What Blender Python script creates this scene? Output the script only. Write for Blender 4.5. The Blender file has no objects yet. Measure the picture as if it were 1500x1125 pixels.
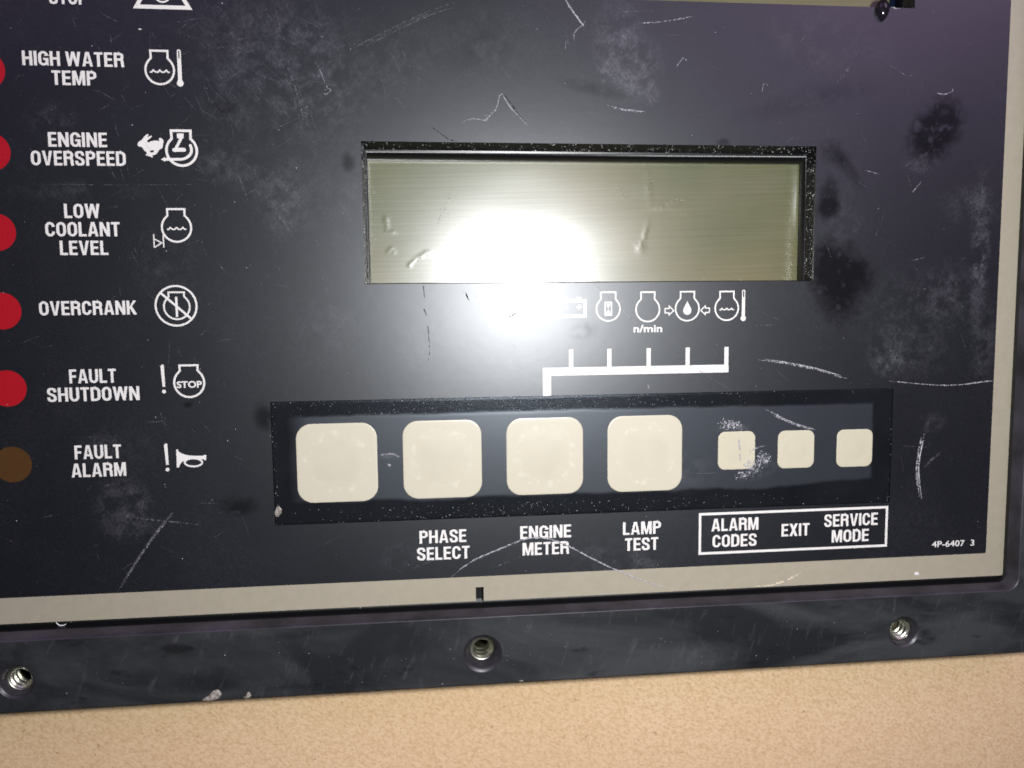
import bpy, math, random
import numpy as np
from mathutils import Matrix, Vector, noise as mnoise

# ------------------------------------------------------------------ camera, world, lamps
MM = 0.001
H0 = 130.0                       # camera height over the panel face, mm
FPX = 1150.0                     # focal length in photograph pixels (1500 wide)
def rot(a):
    a = np.array(a); th = np.linalg.norm(a); k = a/th
    K = np.array([[0,-k[2],k[1]],[k[2],0,-k[0]],[-k[1],k[0],0]])
    return np.eye(3)+math.sin(th)*K+(1-math.cos(th))*K@K
ROT = rot([-0.0915,-0.1049,-0.0156])
scn = bpy.context.scene
COL = scn.collection
cam = bpy.data.cameras.new('camera'); camo = bpy.data.objects.new('camera', cam); COL.objects.link(camo)
M = Matrix([list(map(float, r)) for r in ROT]).to_4x4(); M.translation = Vector((0,0,H0*MM))
camo.matrix_world = M
cam.sensor_width = 36; cam.lens = FPX/1500*36; cam.clip_start = 0.005; cam.clip_end = 20
scn.camera = camo
cam.dof.use_dof = False
scn.cycles.filter_width = 1.75

w = bpy.data.worlds.new('World'); scn.world = w; w.use_nodes = True
w.node_tree.nodes['Background'].inputs[0].default_value = (0.55,0.55,0.62,1)
w.node_tree.nodes['Background'].inputs[1].default_value = 0.03
def lamp(name, kind, loc, power, color, size=0, target=None, spread=None):
    l = bpy.data.lights.new(name, kind); l.energy = power; l.color = color
    if kind == 'AREA': l.shape = 'SQUARE'; l.size = size
    else: l.shadow_soft_size = size
    o = bpy.data.objects.new(name, l); COL.objects.link(o); o.location = [v*MM for v in loc]
    if target: o.rotation_euler = (Vector(target)*MM-o.location).to_track_quat('-Z','Y').to_euler()
    return o
lamp('camera_flash', 'POINT', (30,6,133), 1.06, (0.965,0.985,1.0), 0.0065)
lamp('room_light', 'AREA', (330,330,380), 0.72, (0.78,0.56,0.92), 0.30, (60,40,0))
lamp('far_room_light', 'AREA', (-250,420,330), 0.40, (0.62,0.42,0.95), 0.35, (-30,0,0))
scn.view_settings.view_transform = 'Standard'; scn.view_settings.look = 'None'
scn.view_settings.exposure = 0.0; scn.view_settings.gamma = 1.0

# ------------------------------------------------------------------ helpers
def U(px, py, z=0.0):
    """the point (mm) at height z over the panel face that the calibrated photograph shows at px, py"""
    d = ROT @ np.array([(px-750)/FPX, -(py-562.5)/FPX, -1.0])
    t = (H0-z)/-d[2]
    return float(d[0]*t), float(d[1]*t)
def scale_at(px, py, z=0.0):
    a = U(px-5,py,z); b = U(px+5,py,z)
    return (b[0]-a[0])/10
def mx(pts, z=0.0): return sum(U(*p,z)[0] for p in pts)/len(pts)
def my(pts, z=0.0): return sum(U(*p,z)[1] for p in pts)/len(pts)

def link(name, me, parent=None, loc=(0,0,0)):
    o = bpy.data.objects.new(name, me); COL.objects.link(o)
    if parent: o.parent = parent
    o.location = [v*MM for v in loc]
    return o
class MB:
    def __init__(s): s.v=[]; s.f=[]; s.m=[]; s.sm=[]
    def add(s, vs, fs, m=0, smooth=False):
        b=len(s.v); s.v+= [tuple(p) for p in vs]; s.f += [tuple(i+b for i in f) for f in fs]; s.m += [m]*len(fs); s.sm += [smooth]*len(fs)
    def build(s, name, mats, parent=None, loc=(0,0,0)):
        me = bpy.data.meshes.new(name)
        me.from_pydata([(x*MM,y*MM,z*MM) for x,y,z in s.v], [], s.f)
        for m in (mats if isinstance(mats,(list,tuple)) else [mats]): me.materials.append(m)
        me.polygons.foreach_set('material_index', s.m); me.polygons.foreach_set('use_smooth', s.sm)
        me.update()
        return link(name, me, parent, loc)
    def strip(s, a, b, closed=True, m=0, smooth=False):
        n=len(a); k=n if closed else n-1
        s.add(list(a)+list(b), [(i,(i+1)%n,n+(i+1)%n,n+i) for i in range(k)], m, smooth)
    def loops(s, L, closed=True, m=0, smooth=False):
        n=len(L[0]); k=n if closed else n-1; fs=[]
        for j in range(len(L)-1):
            for i in range(k): fs.append((j*n+i, j*n+(i+1)%n, (j+1)*n+(i+1)%n, (j+1)*n+i))
        s.add([p for l in L for p in l], fs, m, smooth)
    def poly(s, pts, z, m=0):
        A = sum(pts[i][0]*pts[(i+1)%len(pts)][1]-pts[(i+1)%len(pts)][0]*pts[i][1] for i in range(len(pts)))
        if A<0: pts = pts[::-1]
        s.add([(x,y,z) for x,y in pts], [tuple(range(len(pts)))], m)
    def box(s, x0,x1,y0,y1,z0,z1, m=0):
        v=[(x0,y0,z0),(x1,y0,z0),(x1,y1,z0),(x0,y1,z0),(x0,y0,z1),(x1,y0,z1),(x1,y1,z1),(x0,y1,z1)]
        s.add(v,[(3,2,1,0),(4,5,6,7),(0,1,5,4),(1,2,6,5),(2,3,7,6),(3,0,4,7)],m)
def rrect(x0,x1,y0,y1,r,n=8):
    p=[]
    for cx,cy,a in ((x1-r,y1-r,0),(x0+r,y1-r,90),(x0+r,y0+r,180),(x1-r,y0+r,270)):
        for i in range(n+1):
            t=math.radians(a+90*i/n); p.append((cx+r*math.cos(t), cy+r*math.sin(t)))
    return p
def at(pts, z): return [(x,y,z) for x,y in pts]
def circle(cx,cy,r,n=48): return [(cx+r*math.cos(2*math.pi*i/n), cy+r*math.sin(2*math.pi*i/n)) for i in range(n)]
def fill(outlines):
    """flat filled region with holes, as (verts, faces)"""
    from mathutils.geometry import delaunay_2d_cdt
    vs=[]; es=[]
    fl=[]
    for o in outlines:
        b=len(vs); vs += [Vector(p) for p in o]; n=len(o); es += [(b+i,b+(i+1)%n) for i in range(n)]; fl.append(o)
    v,e,f,_,_,_ = delaunay_2d_cdt(vs, es, [], 0, 1e-7)
    def inside(p,o):
        c=False; n=len(o); x,y=p
        for i in range(n):
            x1,y1=o[i]; x2,y2=o[(i+1)%n]
            if (y1>y)!=(y2>y) and x<(x2-x1)*(y-y1)/(y2-y1)+x1: c=not c
        return c
    out=[]
    for t in f:
        c=(sum(v[i][0] for i in t)/len(t), sum(v[i][1] for i in t)/len(t))
        if sum(inside(c,o) for o in fl)%2==1: out.append(tuple(t))
    return [tuple(p) for p in v], out

# fractal value noise over arrays (mm)
def vnoise(x,y,seed):
    r=np.random.RandomState(seed).rand(256,256)
    xi=np.floor(x).astype(int); yi=np.floor(y).astype(int); fx=x-xi; fy=y-yi
    fx=fx*fx*(3-2*fx); fy=fy*fy*(3-2*fy)
    g=lambda a,b: r[a%256,b%256]
    return (g(xi,yi)*(1-fx)+g(xi+1,yi)*fx)*(1-fy)+(g(xi,yi+1)*(1-fx)+g(xi+1,yi+1)*fx)*fy
def fnoise(x,y,f,octv=4,seed=0,gain=.55):
    s=0;a=1;t=0
    for k in range(octv): s=s+a*vnoise(x*f+17.3*k+3,y*f-9.1*k+5,seed+k); t+=a; a*=gain; f*=2.03
    return s/t

# ------------------------------------------------------------------ materials
def mat(name, base, rough=.5, spec=.5, metal=0, coat=0, coat_rough=.1):
    m=bpy.data.materials.new(name); m.use_nodes=True; nt=m.node_tree; p=nt.nodes['Principled BSDF']
    p.inputs['Base Color'].default_value=(*base,1); p.inputs['Roughness'].default_value=rough
    p.inputs['Specular IOR Level'].default_value=spec; p.inputs['Metallic'].default_value=metal
    p.inputs['Coat Weight'].default_value=coat; p.inputs['Coat Roughness'].default_value=coat_rough
    return m, nt, p
def N(nt, kind, **kw):
    n=nt.nodes.new(kind)
    for k,v in kw.items():
        if k.startswith('i_'): n.inputs[k[2:].replace('_',' ')].default_value=v
        else: setattr(n,k,v)
    return n
def tex(nt, scale, detail=4, rough=.55, stretch=None, seed=0, dist=0, rotz=0):
    c=N(nt,'ShaderNodeTexCoord'); mp=N(nt,'ShaderNodeMapping'); vr=N(nt,'ShaderNodeVectorRotate',rotation_type='Z_AXIS'); vr.inputs['Angle'].default_value=rotz
    nt.links.new(c.outputs['Object'],vr.inputs['Vector']); nt.links.new(vr.outputs[0],mp.inputs['Vector'])
    s=stretch or (1,1,1); mp.inputs['Scale'].default_value=[k/MM for k in s]; mp.inputs['Location'].default_value=(seed*13.1,seed*7.7,seed)
    pass
    n=N(nt,'ShaderNodeTexNoise'); n.inputs['Scale'].default_value=scale; n.inputs['Detail'].default_value=detail
    n.inputs['Roughness'].default_value=rough; n.inputs['Distortion'].default_value=dist
    nt.links.new(mp.outputs[0],n.inputs['Vector']); return n.outputs['Fac']
def ramp(nt, src, stops):
    r=N(nt,'ShaderNodeValToRGB'); e=r.color_ramp.elements
    while len(e)<len(stops): e.new(.5)
    for k,(p,c) in enumerate(stops):
        e[k].position=p; e[k].color=(*c,1) if isinstance(c,(tuple,list)) else (c,c,c,1)
    nt.links.new(src,r.inputs[0]); return r.outputs[0]
def mix(nt, fac, a, b, blend='MIX'):
    m=N(nt,'ShaderNodeMix',data_type='RGBA',blend_type=blend); 
    for s,v in ((0,fac),(6,a),(7,b)):
        if hasattr(v,'is_linked'): nt.links.new(v,m.inputs[s])
        else: m.inputs[s].default_value = v if s==0 else (*v,1)
    return m.outputs[2]
def math_(nt, op, a, b=0.0, c=0.0):
    m=N(nt,'ShaderNodeMath',operation=op)
    for s,v in ((0,a),(1,b),(2,c)):
        if hasattr(v,'is_linked'): nt.links.new(v,m.inputs[s])
        else: m.inputs[s].default_value=v
    return m.outputs[0]
def bump(nt, p, h, strength, dist=0.05, prev=None):
    b=N(nt,'ShaderNodeBump'); b.inputs['Strength'].default_value=strength; b.inputs['Distance'].default_value=dist*MM
    nt.links.new(h,b.inputs['Height'])
    if prev: nt.links.new(prev,b.inputs['Normal'])
    nt.links.new(b.outputs[0],p.inputs['Normal']); return b.outputs[0]
def attr(nt,name):
    a=N(nt,'ShaderNodeAttribute',attribute_name=name); return a

# printed black polycarbonate film
def film(name, base=(0.0045,0.005,0.0075)):
    m,nt,p=mat(name, base, .42, .5, 0, 1.0, .375)
    p.inputs['Specular Tint'].default_value=(.77,.88,1.0,1)
    a=attr(nt,'wear'); sep=N(nt,'ShaderNodeSeparateColor'); nt.links.new(a.outputs['Color'],sep.inputs[0])
    wear,oil=sep.outputs[0],sep.outputs[1]
    hair=ramp(nt, tex(nt,1.0,3,.6,(0.15,3.5,1),3,1.2,.5), [(.66,0),(.74,1)])
    hair2=ramp(nt, tex(nt,1.0,3,.6,(3.0,0.2,1),5,1.5,.25), [(.67,0),(.75,1)])
    h=math_(nt,'MAXIMUM',hair,hair2)
    grain=tex(nt,4.2,3,.8,None,2)
    g=math_(nt,'MULTIPLY_ADD',grain,1.0,.5)
    d1=ramp(nt, tex(nt,1.0,4,.7,(0.5,5.0,1),43,.8,.9), [(.47,0),(.66,1)])
    d2=ramp(nt, tex(nt,1.0,4,.7,(6.0,0.6,1),45,.8,.35), [(.48,0),(.66,1)])
    d3=ramp(nt, tex(nt,1.0,4,.7,(0.6,6.0,1),46,.8,-.5), [(.50,0),(.68,1)])
    dd=math_(nt,'MAXIMUM',math_(nt,'MAXIMUM',d1,d2),d3)
    wv=math_(nt,'MULTIPLY',math_(nt,'MULTIPLY',wear,g),math_(nt,'MULTIPLY_ADD',dd,1.5,.10))
    wv2=math_(nt,'MULTIPLY_ADD',h,math_(nt,'MULTIPLY_ADD',wear,.6,.07),wv)
    wv2=math_(nt,'MULTIPLY_ADD',math_(nt,'SUBTRACT',grain,.5),.16,wv2)
    c=mix(nt,wv2,base,(0.21,0.208,0.23))
    c=mix(nt,math_(nt,'MULTIPLY',oil,.85),c,(0.004,0.004,0.005))
    nt.links.new(c,p.inputs['Base Color'])
    r=math_(nt,'MULTIPLY_ADD',tex(nt,.10,4,.6,None,4),.14,.40)
    r=math_(nt,'MULTIPLY_ADD',oil,-.20,r)
    nt.links.new(r,p.inputs['Roughness'])
    sp=math_(nt,'MULTIPLY_ADD',oil,-.20,.25); nt.links.new(sp,p.inputs['Specular IOR Level'])
    nt.links.new(math_(nt,'MULTIPLY_ADD',oil,-.80,1.0),p.inputs['Coat Weight'])
    bump(nt,p,tex(nt,4.0,3,.6,None,6),.3,.02)
    p.inputs['Coat IOR'].default_value=1.68
    return m
M_film=film('printed_film')
def ink(name, col, rough=.42, var=.10, dirt=(0.35,0.32,0.27)):
    m,nt,p=mat(name,col,rough,.5)
    c=mix(nt,ramp(nt,tex(nt,.55,5,.65,None,7),[(.35,0),(.8,var*3)]),col,tuple(k*.72 for k in col))
    nt.links.new(c,p.inputs['Base Color'])
    return m
M_white=ink('white_ink',(0.80,0.77,0.72))
M_beige=ink('beige_ink',(0.385,0.345,0.258),.4,.12)
M_red=ink('red_lens',(0.40,0.006,0.014),.4,.05)
M_amber=ink('amber_lens',(0.080,0.036,0.010),.4,.12)
# keys with blotchy adhesive ring
def keymat(name, base, light, R):
    m,nt,p=mat(name,base,.33,.5)
    c=N(nt,'ShaderNodeTexCoord'); ln=N(nt,'ShaderNodeVectorMath',operation='LENGTH'); nt.links.new(c.outputs['Object'],ln.inputs[0])
    d=math_(nt,'DIVIDE',ln.outputs['Value'],R*MM)
    ring=ramp(nt,d,[(.70,0),(.86,1),(1.0,1),(1.12,0)])
    oi=N(nt,'ShaderNodeObjectInfo')
    mp=N(nt,'ShaderNodeVectorMath',operation='MULTIPLY_ADD'); nt.links.new(c.outputs['Object'],mp.inputs[0]); mp.inputs[1].default_value=(1000,1000,1000); 
    cx=N(nt,'ShaderNodeCombineXYZ'); nt.links.new(math_(nt,'MULTIPLY',oi.outputs['Random'],57.0),cx.inputs[0]); nt.links.new(cx.outputs[0],mp.inputs[2])
    nz=N(nt,'ShaderNodeTexNoise'); nz.inputs['Scale'].default_value=.85; nz.inputs['Detail'].default_value=2; nt.links.new(mp.outputs[0],nz.inputs['Vector'])
    bl=ramp(nt,nz.outputs['Fac'],[(.50,0),(.70,1)])
    f=math_(nt,'MULTIPLY',ring,bl)
    inner=ramp(nt,d,[(.55,1),(.85,0)])
    nz2=N(nt,'ShaderNodeTexNoise'); nz2.inputs['Scale'].default_value=.22; nt.links.new(mp.outputs[0],nz2.inputs['Vector'])
    f2=math_(nt,'MULTIPLY',inner,ramp(nt,nz2.outputs['Fac'],[(.35,0),(.65,1)]))
    col=mix(nt,f2,base,tuple(k*.95 for k in base)); col=mix(nt,math_(nt,'MULTIPLY',f,.6),col,light)
    nt.links.new(col,p.inputs['Base Color']); bump(nt,p,tex(nt,4.0,3,.6,None,8),.25,.02)
    return m
M_key=keymat('cream_key_film',(0.575,0.53,0.405),(0.69,0.65,0.53),5.5)
M_skey=keymat('cream_small_key_film',(0.565,0.52,0.385),(0.61,0.55,0.42),3.0)
# glossy dark plastic of edges
def gloss(name, base=(0.006,0.006,0.007), r=.16, b=.6):
    m,nt,p=mat(name,base,r,.5)
    bump(nt,p,tex(nt,1.6,4,.7,None,9),b,.10); return m
M_gloss=gloss('glossy_black_edge')
M_bezel=gloss('glossy_black_bezel',(0.004,0.004,0.005),.33,.12)
M_rough_edge=gloss('speckled_cut_edge',(0.006,0.006,0.007),.30,1.0)
# keypad film
def keypadfilm():
    base=(0.010,0.011,0.014)
    m,nt,p=mat('keypad_film',base,.4,.5)
    a=attr(nt,'wear'); sep=N(nt,'ShaderNodeSeparateColor'); nt.links.new(a.outputs['Color'],sep.inputs[0])
    inner=sep.outputs[2]
    fine=tex(nt,5.5,3,.6,None,12)
    c=mix(nt,inner,(0.006,0.007,0.009),(0.018,0.020,0.025)); c=mix(nt,math_(nt,'MULTIPLY',sep.outputs[0],math_(nt,'ADD',fine,.5)),c,(0.2,0.2,0.21))
    nt.links.new(c,p.inputs['Base Color'])
    nt.links.new(math_(nt,'MULTIPLY_ADD',inner,.14,.27),p.inputs['Roughness'])
    nt.links.new(math_(nt,'MULTIPLY_ADD',inner,.42,.20),p.inputs['Specular IOR Level'])
    nt.links.new(math_(nt,'MULTIPLY',inner,.6),p.inputs['Coat Weight']); p.inputs['Coat Roughness'].default_value=.35; p.inputs['Specular Tint'].default_value=(.77,.88,1.0,1)
    b1=N(nt,'ShaderNodeBump'); b1.inputs['Distance'].default_value=.035*MM
    nt.links.new(math_(nt,'MULTIPLY_ADD',inner,-.75,.9),b1.inputs['Strength']); nt.links.new(tex(nt,4.2,3,.75,None,11),b1.inputs['Height'])
    nt.links.new(b1.outputs[0],p.inputs['Normal'])
    return m
M_keypad=keypadfilm()
# moulded rubbery frame
def framemat():
    base=(0.024,0.026,0.028)
    m,nt,p=mat('moulded_black_frame',base,.5,.5)
    sm=ramp(nt,tex(nt,.06,5,.6,(.5,1.4,1),14,.8,.05),[(.40,0),(.62,1)])
    c=mix(nt,sm,(0.013,0.014,0.016),(0.040,0.043,0.045))
    rub=ramp(nt,tex(nt,.35,6,.75,(2.2,.5,1),15,.5,.3),[(.56,0),(.74,1)])
    c=mix(nt,math_(nt,'MULTIPLY',rub,.32),c,(0.13,0.13,0.14))
    dk=ramp(nt,tex(nt,.22,4,.6,(.6,1.5,1),16),[(.30,1),(.38,0)])
    c=mix(nt,math_(nt,'MULTIPLY',dk,.7),c,(0.006,0.006,0.006))
    sp=ramp(nt,tex(nt,2.4,2,.5,None,17),[(.735,0),(.76,1)])
    c=mix(nt,math_(nt,'MULTIPLY',sp,.5),c,(0.3,0.3,0.3))
    nt.links.new(c,p.inputs['Base Color'])
    nt.links.new(math_(nt,'MULTIPLY_ADD',sm,.12,.42),p.inputs['Roughness'])
    b=bump(nt,p,tex(nt,.9,5,.7,None,18),.45,.06)
    bump(nt,p,tex(nt,6,2,.6,None,19),.3,.02,b)
    return m
M_frame=framemat()
M_cone,_,pp_=mat('smooth_black_plastic',(0.026,0.024,0.028),.38,.6)
def zinc():
    m,nt,p=mat('yellow_zinc_metal',(0.50,0.46,0.27),.35,.5,1.0)
    c=ramp(nt,tex(nt,.8,4,.6,None,20),[(.3,(0.42,0.40,0.25)),(.5,(0.66,0.68,0.56)),(.7,(0.62,0.52,0.48))])
    nt.links.new(c,p.inputs['Base Color']); bump(nt,p,tex(nt,3,3,.6,None,21),.3,.04); return m
M_zinc=zinc()
M_bore=mat('dull_olive_bore',(0.055,0.047,0.024),.6,.3)[0]
# LCD
def lcd(name='lcd_polariser',dull=False):
    m,nt,p=mat(name,(0.20,0.195,0.12),.22,.3 if dull else 1.0)
    st=tex(nt,1.0,4,.65,(.035,2.4,1),22,0,-.03)
    cl=tex(nt,.035,3,.5,None,23)
    c=mix(nt,ramp(nt,cl,[(.35,0),(.65,1)]),(0.105,0.112,0.050),(0.165,0.143,0.070))
    c=mix(nt,ramp(nt,st,[(.45,0),(.75,.12)]),c,(0.34,0.32,0.22))
    nt.links.new(c,p.inputs['Base Color'])
    nt.links.new(math_(nt,'MULTIPLY_ADD',st,.05,.25),p.inputs['Roughness'])
    b=bump(nt,p,st,.15,.03)
    p.inputs['Coat IOR'].default_value=1.75
    bump(nt,p,tex(nt,5,2,.6,None,24),.2,.02,b)
    p.inputs['Coat Weight'].default_value=0 if dull else .6; p.inputs['Coat Roughness'].default_value=.31
    return m
M_lcd=lcd(); M_lcd2=lcd('dull_lcd_polariser',True)
M_lcdframe,_,_=mat('dark_blue_lcd_surround',(0.004,0.009,0.020),.3,.5)
def card():
    m,nt,p=mat('brown_kraft_board',(0.56,0.37,0.20),.75,.3)
    big=tex(nt,.03,4,.6,None,30)
    c=mix(nt,ramp(nt,big,[(.3,0),(.7,1)]),(0.84,0.59,0.35),(0.88,0.64,0.40))
    mot=tex(nt,1.5,6,.72,(1,1.5,1),31,.3,.5)
    c=mix(nt,ramp(nt,mot,[(.36,1),(.56,0)]),c,(0.68,0.445,0.235))
    c=mix(nt,ramp(nt,mot,[(.58,0),(.74,.7)]),c,(0.90,0.70,0.45))
    fib=ramp(nt,tex(nt,1.2,3,.6,(.45,2.2,1),32,1.2,.8),[(.66,0),(.74,.6)])
    c=mix(nt,fib,c,(0.30,0.17,0.08))
    fib2=ramp(nt,tex(nt,1.1,3,.6,(2.0,.5,1),33,1.2,.3),[(.66,0),(.75,.5)])
    c=mix(nt,fib2,c,(0.82,0.63,0.42))
    nt.links.new(c,p.inputs['Base Color'])
    b=bump(nt,p,mot,.35,.06); bump(nt,p,tex(nt,4,4,.7,None,34),.45,.03,b); return m
M_card=card()
def plain(name,c,r=.6,s=.3): return mat(name,c,r,s)[0]
def burr(name,c,lo,hi):
    m,nt,p=mat(name,c,.5,.5)
    a=ramp(nt,tex(nt,2.2,4,.75,None,50),[(lo,0),(hi,1)]); nt.links.new(a,p.inputs['Alpha']); return m
M_scr=burr('raised_white_burr',(0.46,0.45,0.48),.38,.55)
M_scr_faint=burr('faint_grey_burr',(0.22,0.215,0.24),.40,.66)
M_scr_dark=plain('dark_crack',(0.008,0.008,0.009),.6,.2)
M_dust_sparkle=plain('pale_dust_and_sparkle',(0.72,0.72,0.70),.5,.5)  # also colours the specks that paint flash sparkle
M_chip,nt_,p__=mat('grey_paint_flake',(0.36,0.33,0.29),.7,.3)
nt_.links.new(ramp(nt_,tex(nt_,1.6,5,.75,None,60),[(.35,(0.10,0.09,0.08)),(.5,(0.33,0.29,0.24)),(.65,(0.50,0.47,0.43))]),p__.inputs['Base Color']); bump(nt_,p__,tex(nt_,2.5,4,.7,None,61),1.0,.15)
M_blob=plain('glossy_black_drip',(0.012,0.009,0.014),.12,.5)
M_speck=plain('dark_board_fibre',(0.16,0.09,0.05),.8)
M_palefib=plain('pale_board_fibre',(0.80,0.66,0.48),.7)

# ------------------------------------------------------------------ setting
ZF=3.0        # frame face height over the panel face
ZC=-8.0      # cardboard
mb=MB()
G=24
def cz(x,y): return ZC+0.25*(mnoise.noise(Vector((x*.02,y*.02,1)))-0.3)*0
xs=np.linspace(-260,260,G); ys=np.linspace(-230,230,G)
mb.add([(x,y,ZC) for y in ys for x in xs],[(j*G+i,j*G+i+1,(j+1)*G+i+1,(j+1)*G+i) for j in range(G-1) for i in range(G-1)])
card_o=mb.build('cardboard_surface',M_card)
card_o['kind']='structure'; card_o['label']='brown kraft cardboard surface under the control panel'

# ------------------------------------------------------------------ panel root
root=bpy.data.objects.new('control_panel',None); COL.objects.link(root); root.location=(0,0,ZC*MM); root.empty_display_size=.02
root['label']='black engine control panel with display windows, cream keys and red lamps on brown cardboard'
root['category']='control panel'
OFF=(0,0,-ZC)
def part(m,name,mats,parent=None):
    return m.build(name,mats,parent or root, OFF if (parent is None or parent is root) else (0,0,0))

# measured outlines in mm
bx1=mx([(1479.2,0),(1469.3,300),(1458.7,500),(1444,788)])
by0=my([(0,878),(400,859),(550,850),(950,832.8),(1100,825.5),(1442,810)])
ox1=mx([(1493,500),(1477,793)])
oy0=my([(0,914.3),(400,894.9),(550,886.7),(950,869.3),(1100,860),(1460,844)])
X0=-118.0; Y1=96.0         # far sides of the panel, outside the picture
fy_out=my([(0,1045.8),(400,1022.3),(550,1012),(950,988),(1050,982.5),(1500,955.5)],ZF-.3)
fy_in=my([(0,941),(400,921),(550,912),(950,892),(1100,886.7)],ZF)
fx_in=U(1497,740,ZF)[0]+.2
dx0=mx([(528,208),(535.2,417.3)]); dx1=mx([(1195.5,213.4),(1192,412)])
dy1=my([(528,208),(780,209),(1174.7,214.5),(1196,213.6)]); dy0=my([(534.7,416.8),(780,415.3),(1169,410.5),(1192,412)])
ux1=U(1340,10)[0]; uy0=my([(1100,3.2),(1281,10.1),(1340,14)]); ux0=ux1-(dx1-dx0); uy1=uy0+(dy1-dy0)
kx0=mx([(396,588),(402.7,769.3)]); kx1=mx([(1309,570),(1302.7,736.8)])
ky1=my([(396,588),(780,578.7),(1180,572),(1309,570)]); ky0=my([(402.7,769.3),(780,754.7),(1302.7,736.8)])
nx0=U(697,870)[0]; nx1=U(708.5,870)[0]; ny1=U(703,860)[1]

# ------------------------------------------------------------------ faceplate: fine grid with cut-outs and wear
def lines(a,b,step,cuts):
    c=sorted(set([a,b]+[k for k in cuts if a<k<b])); out=[]
    for p,q in zip(c[:-1],c[1:]):
        n=max(1,int(round((q-p)/step))); out+=list(np.linspace(p,q,n+1)[:-1])
    return np.array(out+[c[-1]])
HOLES=[(dx0,dx1,dy0,dy1),(ux0,ux1,uy0,uy1),(kx0,kx1,ky0,ky1)]
GX0,GX1,GY0,GY1=X0+2,(bx1+ox1)/2-.3,(by0+oy0)/2+.1,Y1-2
def pxy(px,py): return U(px,py)
def blob(x,y,px,py,rx,ry,ang,strength,f=.35,seed=1,lo=.42,hi=.72,soft=1.0):
    """irregular patch centred at a photograph point, radii in photograph pixels"""
    cx,cy=U(px,py); s=scale_at(px,py); c,sn=math.cos(ang),math.sin(ang)
    dx=(x-cx)/s; dy=(y-cy)/s; u=(dx*c+dy*sn)/rx; v=(-dx*sn+dy*c)/ry
    d=np.sqrt(u*u+v*v); n=fnoise(x,y,f,5,seed,.68)
    e=np.clip((1.25-d-(n-.5)*1.2*soft)/.8,0,1)
    t=np.clip((n-lo)/(hi-lo),0,1)
    return strength*e*t
def wear_fields(x,y):
    w=np.zeros_like(x)
    w+=.030*np.clip((fnoise(x,y,.045,5,40)-.42)*4,0,1)
    L=[(440,110,110,130,.2,.34,3),(340,110,60,110,0,.25,4),(415,300,45,60,0,.40,5),(395,260,70,40,0,.25,6),(380,40,120,50,0,.22,7),
       (560,90,130,70,.3,.18,8),(320,240,60,30,0,.30,9),(75,175,45,30,0,.20,10),(180,740,42,45,-.4,.45,11),(165,655,60,30,0,.20,12),(190,770,50,25,0,.22,13),
       (905,60,38,60,0,.42,14),(935,100,40,50,0,.35,15),(895,108,22,18,0,.6,16),(938,128,32,22,-.5,.6,17),(720,60,70,60,0,.12,18),
       (1436,370,15,110,0,.55,19),(1425,300,50,30,0,.22,20),(1390,430,45,50,0,.25,21),(1440,500,22,60,0,.30,22),(1298,530,26,22,-.5,.45,23),(1330,510,70,50,0,.20,24),
       (1350,240,26,14,0,.3,25),(1200,60,130,50,0,.10,26),(1365,620,24,16,.3,.22,27),(925,825,50,22,0,.40,28),(870,815,50,30,0,.2,29),(640,690,30,30,0,.1,30),
       (1235,330,40,50,0,.12,31),(500,280,80,80,0,.15,32),(240,380,60,60,0,.12,33),(620,500,60,60,0,.16,34),(760,530,60,40,0,.15,35),(490,480,60,60,0,.14,36),(1330,450,90,60,0,.13,37),(120,280,110,18,0,.2,38),(600,810,60,25,.2,.15,39)]
    for px,py,rx,ry,a,st,sd in L:
        fr=.75 if sd%2 else .45
        w+=blob(x,y,px,py,rx,ry,a,st*.8*(.68 if py<400 and px<720 else .8),fr,sd*11,.40,.66)
    # streaky grain inside the worn spots
    w*= .55+.9*fnoise(x,y,1.6,3,77,.7)
    o=np.zeros_like(x)
    D=[(1372,190,46,32,.9,1.9,50,.30,.45),(1215,290,15,30,0,.95,51,.25,.4),(1214,305,18,13,0,.9,52,.2,.4),(1230,412,40,54,.2,1.35,53,.2,.38),(1205,385,22,30,0,.7,54,.2,.4),(1262,395,22,24,0,.45,63,.2,.4),
       (1222,225,24,16,-.6,.75,55,.25,.45),(1245,250,30,9,-.9,.6,56,.2,.45),(352,742,34,14,0,.85,57,.25,.4),(388,610,16,22,0,.95,58,.2,.4),(274,593,8,4,0,.9,59,.1,.3),
       (510,238,10,14,0,.8,60,.2,.4),(1190,145,110,18,.25,.35,61,.3,.6),(700,70,60,40,.4,.3,62,.4,.7),(330,158,20,14,.3,.7,64,.3,.5),(855,485,20,12,.3,.5,65,.3,.5),(1320,640,30,90,0,.25,66,.2,.5),(1060,208,10,6,0,.7,67,.1,.3),(870,130,60,10,-.2,.4,68,.3,.5)]
    for px,py,rx,ry,a,st,sd,lo,hi in D:
        o+=blob(x,y,px,py,rx,ry,a,st,.55,sd*7,lo,hi)
    return np.clip(w,0,.8), np.clip(o*.72,0,.92)
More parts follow.
